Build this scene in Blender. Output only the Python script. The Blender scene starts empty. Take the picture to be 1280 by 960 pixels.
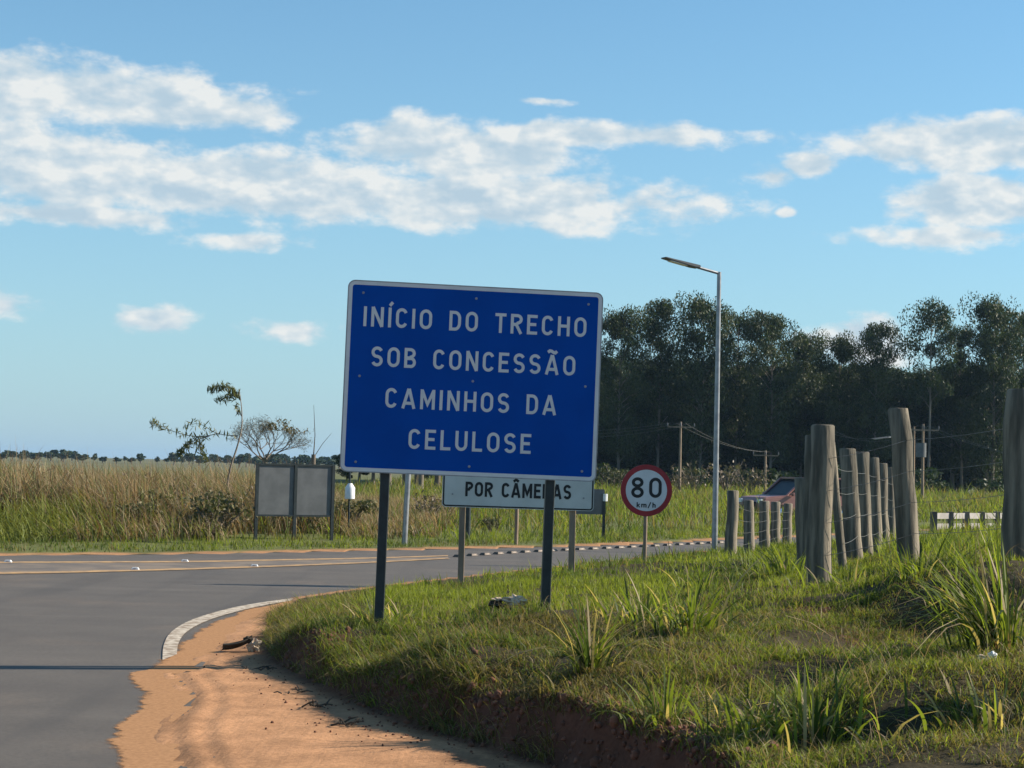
import bpy, bmesh, math, random
import numpy as np
from mathutils import Vector, Matrix

random.seed(11)
rng = np.random.default_rng(11)
R = math.radians
scene = bpy.context.scene
COL = scene.collection

# ------------------------------------------------------------------ camera
FPX = 2200.0                      # focal length in pixels of a 1280 wide picture
CAM_Z = 1.65
PITCH = math.atan2(588 - 480, FPX)
ROLL = R(1.4)
_F = Vector((0, math.cos(PITCH), math.sin(PITCH)))
_U0 = Vector((0, -math.sin(PITCH), math.cos(PITCH)))
_R0 = Vector((1, 0, 0))
_RT = _R0 * math.cos(ROLL) + _U0 * math.sin(ROLL)
_UP = _U0 * math.cos(ROLL) - _R0 * math.sin(ROLL)
cam_data = bpy.data.cameras.new('camera')
cam_data.sensor_width = 36.0
cam_data.lens = 36.0 * FPX / 1280.0
cam_data.clip_start = 0.1
cam_data.clip_end = 20000
cam = bpy.data.objects.new('camera', cam_data)
COL.objects.link(cam)
cam.matrix_world = Matrix(((_RT.x, _UP.x, -_F.x, 0), (_RT.y, _UP.y, -_F.y, 0), (_RT.z, _UP.z, -_F.z, CAM_Z), (0, 0, 0, 1)))
scene.camera = cam

# ------------------------------------------------------------------ light
SUN_AZ = 10.5      # degrees from +X (right) towards +Y (away)
SUN_EL = 30.0
SKY_STRENGTH = 0.10
sd = Vector((math.cos(R(SUN_AZ)) * math.cos(R(SUN_EL)), math.sin(R(SUN_AZ)) * math.cos(R(SUN_EL)), math.sin(R(SUN_EL))))
sun_data = bpy.data.lights.new('sun', 'SUN')
sun_data.energy = 5.0
sun_data.angle = R(0.53)
sun_data.color = (1.0, 0.91, 0.76)
sun = bpy.data.objects.new('sun', sun_data)
sun.rotation_euler = sd.to_track_quat('Z', 'Y').to_euler()
COL.objects.link(sun)
scene.view_settings.view_transform = 'Standard'
scene.view_settings.look = 'None'
scene.view_settings.gamma = 1.0
scene.view_settings.exposure = 0.75
scene.view_settings.use_curve_mapping = False
scene.render.engine = 'CYCLES'
scene.cycles.use_denoising = True
scene.cycles.max_bounces = 3
scene.cycles.transparent_max_bounces = 6
scene.cycles.volume_bounces = 0


class NT:
    """tiny helper to write node trees"""
    def __init__(self, tree):
        self.t = tree
        self.t.nodes.clear()

    def n(self, kind, **kw):
        nd = self.t.nodes.new(kind)
        for k, v in kw.items():
            setattr(nd, k, v)
        return nd

    def l(self, a, b):
        self.t.links.new(a, b)

    def val(self, sock, v):
        if isinstance(v, (int, float, tuple, list)):
            sock.default_value = v
        else:
            self.l(v, sock)

    def m(self, op, a, b=None, c=None, clamp=False):
        nd = self.n('ShaderNodeMath', operation=op, use_clamp=clamp)
        self.val(nd.inputs[0], a)
        if b is not None: self.val(nd.inputs[1], b)
        if c is not None: self.val(nd.inputs[2], c)
        return nd.outputs[0]

    def ss(self, x, a, b):
        nd = self.n('ShaderNodeMapRange', interpolation_type='SMOOTHSTEP')
        self.val(nd.inputs['Value'], x)
        self.val(nd.inputs['From Min'], a); self.val(nd.inputs['From Max'], b)
        return nd.outputs[0]

    def mix(self, fac, a, b, mode='MIX'):
        nd = self.n('ShaderNodeMix', data_type='RGBA', blend_type=mode)
        self.val(nd.inputs[0], fac)
        self.val(nd.inputs[6], a); self.val(nd.inputs[7], b)
        return nd.outputs[2]

    def noise(self, vec, scale, detail=4, rough=0.55, dist=0.0):
        nd = self.n('ShaderNodeTexNoise')
        if vec is not None: self.l(vec, nd.inputs['Vector'])
        nd.inputs['Scale'].default_value = scale
        nd.inputs['Detail'].default_value = detail
        nd.inputs['Roughness'].default_value = rough
        nd.inputs['Distortion'].default_value = dist
        return nd.outputs[0]


# world: physical sky, cumulus banks laid out by direction (azimuth, elevation)
world = bpy.data.worlds.new('World')
scene.world = world
world.use_nodes = True
world.cycles.sampling_method = 'MANUAL'
world.cycles.sample_map_resolution = 512
w = NT(world.node_tree)
sky = w.n('ShaderNodeTexSky', sky_type='NISHITA')
sky.sun_disc = False
sky.sun_elevation = R(SUN_EL)
sky.sun_rotation = R(90 - SUN_AZ)
sky.air_density = 1.0
sky.dust_density = 0.0
sky.ozone_density = 2.5
sky.altitude = 300
geo = w.n('ShaderNodeTexCoord')
sep = w.n('ShaderNodeSeparateXYZ')
w.l(geo.outputs['Generated'], sep.inputs[0])
az = w.m('MULTIPLY', w.m('ARCTAN2', sep.outputs[0], sep.outputs[1]), 57.2958)
el = w.m('MULTIPLY', w.m('ARCSINE', sep.outputs[2]), 57.2958)
comb = w.n('ShaderNodeCombineXYZ')
w.l(w.m('MULTIPLY', az, 0.55), comb.inputs[0]); w.l(el, comb.inputs[1])
comb2 = w.n('ShaderNodeCombineXYZ')
w.l(w.m('MULTIPLY_ADD', az, 0.55, 0.22), comb2.inputs[0]); w.l(w.m('ADD', el, 0.42), comb2.inputs[1])
n1 = w.noise(comb.outputs[0], 0.72, 6, 0.60)
n2 = w.noise(comb2.outputs[0], 0.72, 3, 0.60)
big = w.noise(comb.outputs[0], 0.16, 2, 0.5)
# (azimuth, elevation, half width, half height, weight) in degrees
CLOUDS = [(-14.5, 11.5, 6.5, 1.15, 1.0), (-9.8, 11.2, 3.2, 0.7, 0.75), (-15.5, 9.2, 7.0, 1.5, 1.0), (-9.0, 8.9, 7.5, 1.25, 1.0), (-15.0, 7.7, 5.5, 0.45, 0.8), (-2.0, 10.3, 4.6, 1.2, 1.05), (2.6, 10.9, 5.2, 0.50, 0.9), (-1.0, 8.7, 8.2, 1.05, 1.0),
          (8.3, 9.6, 0.7, 0.40, 0.55), (9.5, 10.0, 0.9, 0.40, 0.8), (14.6, 10.6, 4.6, 0.95, 1.05), (15.2, 8.8, 3.6, 0.9, 1.05), (14.8, 7.75, 3.2, 0.35, 0.55), (-8.9, 7.15, 1.7, 0.32, 0.55), (-11.9, 4.55, 1.25, 0.42, 0.55), (-16.4, 4.75, 1.5, 0.45, 0.55), (-7.2, 4.3, 1.5, 0.40, 0.55),
          (11.2, 4.3, 1.6, 1.0, 0.9), (0.9, 11.95, 0.9, 0.14, 0.55), (8.8, 8.5, 0.35, 0.18, 0.7)]
mask = None
dirv = w.n('ShaderNodeCombineXYZ'); w.l(az, dirv.inputs[0]); w.l(el, dirv.inputs[1])
for (a0, e0, wa, we, wt) in CLOUDS:
    vm = w.n('ShaderNodeVectorMath', operation='MULTIPLY_ADD'); w.l(dirv.outputs[0], vm.inputs[0])
    vm.inputs[1].default_value = (1 / wa, 1 / we, 0); vm.inputs[2].default_value = (-a0 / wa, -e0 / we, 0)
    ln = w.n('ShaderNodeVectorMath', operation='LENGTH'); w.l(vm.outputs[0], ln.inputs[0])
    mk = w.m('MULTIPLY_ADD', ln.outputs['Value'], -wt, wt)
    mask = mk if mask is None else w.m('MAXIMUM', mask, mk)
# the same broken cumulus goes on round the rest of the sky
rest = w.m('SUBTRACT', w.m('MULTIPLY', w.m('SUBTRACT', big, 0.58), 4.0), w.m('MULTIPLY', w.m('SUBTRACT', 1.0, w.ss(w.m('ABSOLUTE', az), 17.0, 24.0)), 3.0))
rest = w.m('SUBTRACT', rest, w.m('MULTIPLY', w.ss(el, 18.0, 45.0), 0.6))
mask = w.m('MAXIMUM', w.m('MAXIMUM', mask, rest), -0.6)
dens = w.m('ADD', w.m('MULTIPLY_ADD', mask, 1.15, 0.16), w.m('MULTIPLY', w.m('SUBTRACT', n1, 0.5), 2.5))
alpha = w.m('MULTIPLY', w.ss(dens, 0.0, 0.62), w.ss(el, -0.5, 0.5))
shade = w.m('ADD', w.m('MULTIPLY', w.m('SUBTRACT', n1, n2), 4.2), 0.55, clamp=True)
thick = w.ss(dens, 0.15, 0.95)
ccol = w.mix(shade, (3.2, 4.0, 4.55, 1), (5.1, 5.2, 5.1, 1))
ccol = w.mix(w.m('MULTIPLY', w.m('SUBTRACT', 1.0, shade), w.m('MULTIPLY', thick, 0.5)), ccol, (2.6, 3.4, 4.1, 1))
alpha = w.m('MULTIPLY', alpha, 0.94)
clear = w.mix(1.0, sky.outputs[0], (0.60, 0.90, 0.95, 1), 'MULTIPLY')
low = w.m('POWER', 2.71828, w.m('MULTIPLY', w.m('MAXIMUM', el, 0.0), -1 / 8.5))     # thick bluish air low over the horizon
clear = w.mix(low, clear, (2.45, 3.4, 4.0, 1))
skycol = w.mix(alpha, clear, ccol)
bg = w.n('ShaderNodeBackground')
w.l(skycol, bg.inputs[0]); bg.inputs[1].default_value = SKY_STRENGTH
out = w.n('ShaderNodeOutputWorld')
w.l(bg.outputs[0], out.inputs[0])

# ------------------------------------------------------------------ pixel -> place
def ray(px, py):
    return _F + _RT * ((px - 640) / FPX) - _UP * ((py - 480) / FPX)
def P(px, py, d):                       # the point at distance d (along +Y) seen at that pixel
    v = ray(px, py); v = v * (d / v.y)
    return Vector((v.x, v.y, v.z + CAM_Z))
def G(px, py, z=0.0):                   # the point of a level plane
    v = ray(px, py); v = v * ((z - CAM_Z) / v.z)
    return Vector((v.x, v.y, z))

# ------------------------------------------------------------------ numpy tools
def _hash(ix, iy, seed):
    h = (ix.astype(np.int64) * 374761393 + iy.astype(np.int64) * 668265263 + seed * 974711) & 0x7fffffff
    h = ((h ^ (h >> 13)) * 1274126177) & 0x7fffffff
    return ((h ^ (h >> 16)) & 0xffff) / 65535.0
def vnoise(x, y, seed=0):
    x = np.asarray(x, float); y = np.asarray(y, float)
    ix = np.floor(x); iy = np.floor(y); fx = x - ix; fy = y - iy
    fx = fx * fx * (3 - 2 * fx); fy = fy * fy * (3 - 2 * fy)
    a = _hash(ix, iy, seed); b = _hash(ix + 1, iy, seed); c = _hash(ix, iy + 1, seed); d = _hash(ix + 1, iy + 1, seed)
    return (a * (1 - fx) + b * fx) * (1 - fy) + (c * (1 - fx) + d * fx) * fy
def fbm(x, y, seed=0, oct=4):
    s = 0; a = 0.5; t = 0
    for i in range(oct):
        s = s + a * vnoise(np.asarray(x) * 2 ** i, np.asarray(y) * 2 ** i, seed + i); t += a; a *= 0.5
    return s / t
def sstep(x, a, b):
    t = np.clip((x - a) / (b - a), 0, 1)
    return t * t * (3 - 2 * t)
def sdist(poly, x, y):
    """signed distance to a polygon, positive inside"""
    p = np.array(poly, float)
    best = np.full(np.shape(x), 1e9); inside = np.zeros(np.shape(x), bool)
    for i in range(len(p)):
        a = p[i]; b = p[(i + 1) % len(p)]
        e = b - a; L = e @ e
        if L < 1e-12: continue
        t = np.clip(((x - a[0]) * e[0] + (y - a[1]) * e[1]) / L, 0, 1)
        best = np.minimum(best, (x - a[0] - t * e[0]) ** 2 + (y - a[1] - t * e[1]) ** 2)
        c = (a[1] > y) != (b[1] > y)
        with np.errstate(divide='ignore', invalid='ignore'):
            inside ^= c & (x < (b[0] - a[0]) * (y - a[1]) / (b[1] - a[1] + 1e-15) + a[0])
    s = np.sqrt(best)
    return np.where(inside, s, -s)
def smooth_path(pts, n=8):
    """Catmull-Rom through 2-D or 3-D points"""
    pts = [np.array(p, float) for p in pts]; out = []
    for i in range(len(pts) - 1):
        p0 = pts[max(i - 1, 0)]; p1 = pts[i]; p2 = pts[i + 1]; p3 = pts[min(i + 2, len(pts) - 1)]
        for k in range(n):
            t = k / n
            out.append(0.5 * ((2 * p1) + (-p0 + p2) * t + (2 * p0 - 5 * p1 + 4 * p2 - p3) * t * t + (-p0 + 3 * p1 - 3 * p2 + p3) * t ** 3))
    out.append(pts[-1])
    return out

# ------------------------------------------------------------------ materials
MATS = {}
def mat(name, c1, c2=None, rough=0.7, scale=6.0, detail=5, bump=0.0, bscale=40.0, metal=0.0, spec=0.4, emit=None, obj=True, contrast=(0.35, 0.65), stretch=None):
    m_ = bpy.data.materials.new(name); m_.use_nodes = True
    t = NT(m_.node_tree)
    tc = t.n('ShaderNodeTexCoord'); vec = tc.outputs['Object']
    if stretch:
        mp = t.n('ShaderNodeMapping'); mp.inputs['Scale'].default_value = stretch
        t.l(vec, mp.inputs[0]); vec = mp.outputs[0]
    b = t.n('ShaderNodeBsdfPrincipled')
    b.inputs['Roughness'].default_value = rough
    b.inputs['Metallic'].default_value = metal
    b.inputs['Specular IOR Level'].default_value = spec
    c2 = c2 or tuple(x * 0.75 for x in c1)
    fac = t.ss(t.noise(vec, scale, detail, 0.6), *contrast)
    col = t.mix(fac, (*c2, 1), (*c1, 1))
    t.l(col, b.inputs['Base Color'])
    if bump:
        bp = t.n('ShaderNodeBump'); bp.inputs['Strength'].default_value = bump; bp.inputs['Distance'].default_value = 0.02
        t.l(t.noise(vec, bscale, 5, 0.65), bp.inputs['Height']); t.l(bp.outputs[0], b.inputs['Normal'])
    o = t.n('ShaderNodeOutputMaterial'); t.l(b.outputs[0], o.inputs[0])
    MATS[name] = m_
    return m_
def leaf_mat(name, trans=0.45, rough=0.55, tint=(1.0, 1.15, 0.5), spec=0.25):
    """blades and leaves: colour from the piece itself (attribute col), light passes through"""
    m_ = bpy.data.materials.new(name); m_.use_nodes = True
    t = NT(m_.node_tree)
    at = t.n('ShaderNodeAttribute', attribute_name='col')
    b = t.n('ShaderNodeBsdfPrincipled'); b.inputs['Roughness'].default_value = rough
    b.inputs['Specular IOR Level'].default_value = spec
    t.l(at.outputs['Color'], b.inputs['Base Color'])
    tr = t.n('ShaderNodeBsdfTranslucent')
    t.l(t.mix(1.0, at.outputs['Color'], (*tint, 1), 'MULTIPLY'), tr.inputs['Color'])
    mx = t.n('ShaderNodeMixShader'); mx.inputs[0].default_value = trans
    t.l(b.outputs[0], mx.inputs[1]); t.l(tr.outputs[0], mx.inputs[2])
    o = t.n('ShaderNodeOutputMaterial'); t.l(mx.outputs[0], o.inputs[0])
    return m_

M_grass = leaf_mat('grass_blade', 0.48, tint=(1.35, 1.4, 0.55))
M_dry = leaf_mat('dry_grass', 0.40, tint=(1.2, 1.05, 0.7))
M_leaf = leaf_mat('tree_leaf', 0.20, rough=0.5, tint=(0.9, 1.2, 0.45), spec=0.2)
mat('bark', (0.22, 0.18, 0.14), (0.09, 0.07, 0.055), 0.9, 3.0, bump=0.4, stretch=(1, 1, 0.2))
mat('pale_bark', (0.24, 0.20, 0.16), (0.10, 0.08, 0.065), 0.85, 1.2, bump=0.3, stretch=(1, 1, 0.25))
mat('blue_sheeting', (0.0005, 0.068, 0.36), (0.0005, 0.060, 0.32), 0.5, 2.0, spec=0.05)
mat('white_sheeting', (0.66, 0.66, 0.66), (0.60, 0.60, 0.60), 0.4, 5.0)
mat('grey_sheeting', (0.60, 0.60, 0.56), (0.53, 0.53, 0.49), 0.45, 2.5)
mat('black_print', (0.012, 0.013, 0.014), (0.01, 0.01, 0.011), 0.5)
mat('red_sheeting', (0.34, 0.012, 0.022), (0.27, 0.012, 0.02), 0.4, 4.0)
mat('dark_post', (0.022, 0.032, 0.034), (0.014, 0.02, 0.022), 0.5, 8.0, bump=0.1)
mat('galvanised', (0.34, 0.35, 0.36), (0.24, 0.25, 0.26), 0.45, 6.0, metal=0.6)
mat('panel_back', (0.135, 0.14, 0.145), (0.10, 0.105, 0.11), 0.55, 2.5, metal=0.2)
mat('post_wood', (0.27, 0.225, 0.165), (0.085, 0.075, 0.056), 0.9, 9.0, bump=1.0, bscale=26.0, stretch=(1, 1, 0.10))
mat('post_end', (0.40, 0.33, 0.26), (0.24, 0.19, 0.15), 0.9, 12.0, bump=0.3)
mat('timber_post', (0.30, 0.22, 0.15), (0.19, 0.14, 0.10), 0.85, 6.0, bump=0.4, stretch=(1, 1, 0.2))
mat('wire', (0.24, 0.24, 0.23), (0.16, 0.14, 0.12), 0.5, 20.0, metal=0.5)
mat('white_paint', (0.56, 0.48, 0.38), (0.27, 0.20, 0.14), 0.8, 11.0, detail=9, contrast=(0.40, 0.60))
mat('white_rail', (0.46, 0.42, 0.39), (0.34, 0.31, 0.28), 0.7, 4.0)
mat('yellow_paint', (0.52, 0.31, 0.13), (0.28, 0.18, 0.10), 0.7, 5.0, detail=7)
mat('stud_body', (0.13, 0.09, 0.06), (0.075, 0.058, 0.045), 0.6, 20.0)
mat('stud_face', (0.36, 0.28, 0.21), (0.28, 0.2, 0.15), 0.4, 20.0)
mat('white_plastic', (0.80, 0.80, 0.80), (0.68, 0.68, 0.68), 0.4, 14.0)
mat('clod', (0.20, 0.085, 0.05), (0.10, 0.044, 0.028), 0.95, 14.0, bump=0.5, bscale=60)
mat('dry_leaf', (0.06, 0.045, 0.03), (0.035, 0.028, 0.02), 0.8, 20.0, bump=0.3)
mat('pale_scrap', (0.66, 0.53, 0.38), (0.42, 0.30, 0.21), 0.7, 25.0, bump=0.3)
mat('car_paint', (0.28, 0.12, 0.10), (0.22, 0.09, 0.08), 0.4, 3.0, spec=0.9)
mat('car_glass', (0.02, 0.02, 0.02), (0.015, 0.015, 0.015), 0.35, spec=0.25)
mat('rubber', (0.02, 0.02, 0.02), (0.015, 0.015, 0.015), 0.8)
mat('chrome', (0.55, 0.56, 0.58), (0.5, 0.5, 0.52), 0.2, metal=1.0)
mat('lamp_lens', (0.8, 0.8, 0.78), (0.75, 0.75, 0.72), 0.2)
mat('concrete_pole', (0.42, 0.40, 0.37), (0.32, 0.30, 0.28), 0.85, 4.0, bump=0.2)

# asphalt: aggregate, bleached wheel tracks, sand dust blown on
def asphalt():
    m_ = bpy.data.materials.new('asphalt'); m_.use_nodes = True
    t = NT(m_.node_tree)
    tc = t.n('ShaderNodeTexCoord'); v = tc.outputs['Object']
    b = t.n('ShaderNodeBsdfPrincipled'); b.inputs['Roughness'].default_value = 0.72
    b.inputs['Specular IOR Level'].default_value = 0.35
    fine = t.noise(v, 160.0, 4, 0.7)
    mid = t.noise(v, 1.3, 6, 0.6)
    mp = t.n('ShaderNodeMapping'); mp.inputs['Scale'].default_value = (0.12, 0.9, 1); mp.inputs['Rotation'].default_value = (0, 0, R(-12))
    t.l(v, mp.inputs[0])
    streak = t.noise(mp.outputs[0], 1.1, 5, 0.6)
    c = t.mix(t.ss(mid, 0.3, 0.7), (0.086, 0.071, 0.058, 1), (0.114, 0.095, 0.077, 1))
    c = t.mix(t.m('MULTIPLY', t.ss(streak, 0.48, 0.72), 0.45), c, (0.172, 0.143, 0.115, 1))
    c = t.mix(t.m('MULTIPLY', t.ss(fine, 0.35, 0.7), 0.5), c, (0.168, 0.145, 0.122, 1))
    c = t.mix(t.m('MULTIPLY', t.ss(t.noise(v, 0.55, 6, 0.65), 0.52, 0.75), 0.30), c, (0.27, 0.19, 0.13, 1))
    c = t.mix(t.m('MULTIPLY', t.ss(t.noise(v, 24.0, 5, 0.75), 0.40, 0.66), 0.40), c, (0.055, 0.048, 0.042, 1))
    mp2 = t.n('ShaderNodeMapping'); mp2.inputs['Scale'].default_value = (1.6, 0.10, 1); mp2.inputs['Rotation'].default_value = (0, 0, R(-14))
    t.l(v, mp2.inputs[0])
    c = t.mix(t.m('MULTIPLY', t.ss(t.noise(mp2.outputs[0], 1.0, 4, 0.6), 0.50, 0.68), 0.35), c, (0.062, 0.054, 0.048, 1))
    t.l(c, b.inputs['Base Color'])
    bp = t.n('ShaderNodeBump'); bp.inputs['Strength'].default_value = 0.35; bp.inputs['Distance'].default_value = 0.01
    t.l(fine, bp.inputs['Height']); t.l(bp.outputs[0], b.inputs['Normal'])
    o = t.n('ShaderNodeOutputMaterial'); t.l(b.outputs[0], o.inputs[0])
    return m_
M_asphalt = asphalt()
def soil():
    m_ = bpy.data.materials.new('soil'); m_.use_nodes = True
    t = NT(m_.node_tree)
    tc = t.n('ShaderNodeTexCoord'); v = tc.outputs['Object']
    at = t.n('ShaderNodeAttribute', attribute_name='col')
    b = t.n('ShaderNodeBsdfPrincipled'); b.inputs['Roughness'].default_value = 0.95
    b.inputs['Specular IOR Level'].default_value = 0.1
    fine = t.noise(v, 38.0, 6, 0.68)
    mid = t.noise(v, 3.2, 6, 0.6)
    k = t.m('MULTIPLY_ADD', t.ss(fine, 0.3, 0.7), 0.34, 0.80)
    k = t.m('MULTIPLY', k, t.m('MULTIPLY_ADD', t.ss(mid, 0.3, 0.72), 0.30, 0.82))
    kc = t.n('ShaderNodeCombineColor')
    for i in range(3): t.l(k, kc.inputs[i])
    t.l(t.mix(1.0, at.outputs['Color'], kc.outputs[0], 'MULTIPLY'), b.inputs['Base Color'])
    bp = t.n('ShaderNodeBump'); bp.inputs['Strength'].default_value = 0.5; bp.inputs['Distance'].default_value = 0.02
    # tyre tracks: fine ribs following the side road
    mp = t.n('ShaderNodeMapping'); mp.inputs['Scale'].default_value = (14.0, 0.55, 1); mp.inputs['Rotation'].default_value = (0, 0, R(-16))
    t.l(v, mp.inputs[0])
    rib = t.noise(mp.outputs[0], 1.0, 3, 0.5, 0.3)
    hgt = t.m('ADD', t.m('MULTIPLY', fine, 0.7), t.m('MULTIPLY', rib, 0.5))
    t.l(hgt, bp.inputs['Height']); t.l(bp.outputs[0], b.inputs['Normal'])
    o = t.n('ShaderNodeOutputMaterial'); t.l(b.outputs[0], o.inputs[0])
    return m_
M_soil = soil()

# ------------------------------------------------------------------ mesh tools
def tag(o, label=None, cat=None, group=None, kind=None):
    if label: o['label'] = label
    if cat: o['category'] = cat
    if group: o['group'] = group
    if kind: o['kind'] = kind
    return o
def empty(name, loc, rz=0.0, label=None, cat=None, group=None):
    o = bpy.data.objects.new(name, None); COL.objects.link(o)
    o.empty_display_size = 0.2
    o.location = loc; o.rotation_euler = (0, 0, rz)
    return tag(o, label, cat, group)
def link(name, me, parent=None, m=None):
    if m is not None and not me.materials:
        me.materials.append(MATS[m] if isinstance(m, str) else m)
    o = bpy.data.objects.new(name, me); COL.objects.link(o)
    if parent is not None: o.parent = parent
    return o
class MB:
    """collects boxes, tubes, prisms and builds ONE mesh object"""
    def __init__(self): self.v = []; self.f = []; self.mi = []
    def add(self, vs, fs, mi=0):
        k = len(self.v); self.v += [tuple(x) for x in vs]; self.f += [tuple(i + k for i in f) for f in fs]; self.mi += [mi] * len(fs)
        return self
    def box(self, c, s, rot=None, mi=0):
        vs = []
        for dx in (-.5, .5):
            for dy in (-.5, .5):
                for dz in (-.5, .5):
                    p = Vector((dx * s[0], dy * s[1], dz * s[2]))
                    if rot is not None: p = rot @ p
                    vs.append(p + Vector(c))
        return self.add(vs, [(0, 1, 3, 2), (4, 6, 7, 5), (0, 4, 5, 1), (2, 3, 7, 6), (0, 2, 6, 4), (1, 5, 7, 3)], mi)
    def tube(self, pts, rad, seg=8, caps=True, mi=0, wob=0.0, seed=0):
        pts = [Vector(p) for p in pts]
        if not hasattr(rad, '__len__'): rad = [rad] * len(pts)
        rnd = random.Random(seed)
        ph = [1 + wob * rnd.uniform(-1, 1) for _ in range(seg)]
        vs = []; fs = []; x = None
        for i, p in enumerate(pts):
            t = (pts[min(i + 1, len(pts) - 1)] - pts[max(i - 1, 0)]).normalized()
            if x is None:
                x = t.orthogonal().normalized()
            x = (x - t * x.dot(t)).normalized()
            y = t.cross(x)
            for k in range(seg):
                a = 2 * math.pi * k / seg
                rr = rad[i] * ph[k] * (1 + wob * 0.6 * rnd.uniform(-1, 1))
                vs.append(p + x * math.cos(a) * rr + y * math.sin(a) * rr)
        n = len(pts)
        for i in range(n - 1):
            for k in range(seg):
                k2 = (k + 1) % seg
                fs.append((i * seg + k, i * seg + k2, (i + 1) * seg + k2, (i + 1) * seg + k))
        if caps:
            fs.append(tuple(reversed(range(seg)))); fs.append(tuple((n - 1) * seg + k for k in range(seg)))
        return self.add(vs, fs, mi)
    def prism(self, poly, d0, d1, axis='y', mi=0):
        """extrude a 2-D outline; axis y: outline in x,z"""
        n = len(poly); vs = []
        for d in (d0, d1):
            for (a, b) in poly:
                vs.append((a, d, b) if axis == 'y' else ((d, a, b) if axis == 'x' else (a, b, d)))
        fs = [tuple(range(n)), tuple(reversed(range(n, 2 * n)))]
        for i in range(n):
            j = (i + 1) % n
            fs.append((j, i, i + n, j + n))
        return self.add(vs, fs, mi)
    def mesh(self, name, mats, smooth=None):
        me = bpy.data.meshes.new(name); me.from_pydata(self.v, [], self.f)
        if not isinstance(mats, (list, tuple)): mats = [mats]
        for m_ in mats: me.materials.append(MATS[m_] if isinstance(m_, str) else m_)
        if any(self.mi): me.polygons.foreach_set('material_index', self.mi)
        me.update()
        bm = bmesh.new(); bm.from_mesh(me); bmesh.ops.recalc_face_normals(bm, faces=bm.faces); bm.to_mesh(me); bm.free()
        if smooth is not None:
            me.polygons.foreach_set('use_smooth', [True] * len(me.polygons))
            try: me.set_sharp_from_angle(angle=R(smooth))
            except Exception: pass
        return me
    def build(self, name, mats, parent=None, smooth=None):
        return link(name, self.mesh(name, mats, smooth), parent)
def bevel(o, wdt=0.01, seg=2):
    bm = bmesh.new(); bm.from_mesh(o.data)
    bmesh.ops.bevel(bm, geom=list(bm.edges), offset=wdt, segments=seg, affect='EDGES', clamp_overlap=True)
    bm.to_mesh(o.data); bm.free()
    return o
def np_mesh(name, V, quads=None, tris=None, col=None, m=None, smooth=False):
    me = bpy.data.meshes.new(name)
    nq = 0 if quads is None else len(quads); nt = 0 if tris is None else len(tris)
    me.vertices.add(len(V)); me.vertices.foreach_set('co', np.ascontiguousarray(V, np.float32).ravel())
    parts = []
    if nq: parts.append(np.asarray(quads, np.int32).ravel())
    if nt: parts.append(np.asarray(tris, np.int32).ravel())
    li = np.concatenate(parts)
    me.loops.add(len(li)); me.loops.foreach_set('vertex_index', li)
    st = np.concatenate([np.arange(nq) * 4, nq * 4 + np.arange(nt) * 3]).astype(np.int32)
    me.polygons.add(nq + nt); me.polygons.foreach_set('loop_start', st)
    if smooth: me.polygons.foreach_set('use_smooth', np.ones(nq + nt, bool))
    me.update(calc_edges=True); me.validate()
    if col is not None:
        a = me.color_attributes.new('col', 'FLOAT_COLOR', 'POINT')
        c4 = np.ones((len(V), 4), np.float32); c4[:, :3] = col
        a.data.foreach_set('color', c4.ravel())
    if m is not None: me.materials.append(MATS[m] if isinstance(m, str) else m)
    return me
def blades(root, h, wd, ang, bend, col, segs=2, twist=None, tipcol=None, lean=None):
    """many tapering blades in one mesh: roots Nx3, h, wd, bend arrays; ang = direction of the bend"""
    n = len(root); segs = int(segs)
    face = ang + (np.pi / 2 if twist is None else twist)
    side = np.stack([np.cos(face), np.sin(face), np.zeros(n)], 1)
    dr = np.stack([np.cos(ang), np.sin(ang), np.zeros(n)], 1)
    per = segs * 2 + 1
    V = np.zeros((n, per, 3)); C = np.zeros((n, per, 3))
    tipcol = col if tipcol is None else tipcol
    for s in range(segs + 1):
        t = s / segs
        out_ = bend * t ** 1.8
        up = np.sqrt(np.maximum(0.04, 1 - np.minimum(bend, 1.0) ** 2 * t * 0.85)) * t
        p = root + dr * (out_ * h)[:, None] + np.array([0, 0, 1.0]) * (up * h - np.maximum(0, bend - 0.8) * t ** 3 * h * 0.7)[:, None]
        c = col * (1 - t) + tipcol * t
        if s < segs:
            ww = wd * (1 - 0.75 * t ** 1.5) * (0.75 + 0.6 * t if t < 0.5 else 1.05) * 0.5
            V[:, s * 2] = p - side * ww[:, None]; V[:, s * 2 + 1] = p + side * ww[:, None]
            C[:, s * 2] = c; C[:, s * 2 + 1] = c
        else:
            V[:, per - 1] = p; C[:, per - 1] = c
    base = (np.arange(n) * per)[:, None]
    q = []
    for s in range(segs - 1):
        q.append(base + np.array([[s * 2, s * 2 + 1, s * 2 + 3, s * 2 + 2]]))
    tr = base + np.array([[segs * 2 - 2, segs * 2 - 1, segs * 2]])
    return V.reshape(-1, 3), (np.concatenate(q) if q else None), tr, C.reshape(-1, 3)

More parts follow.
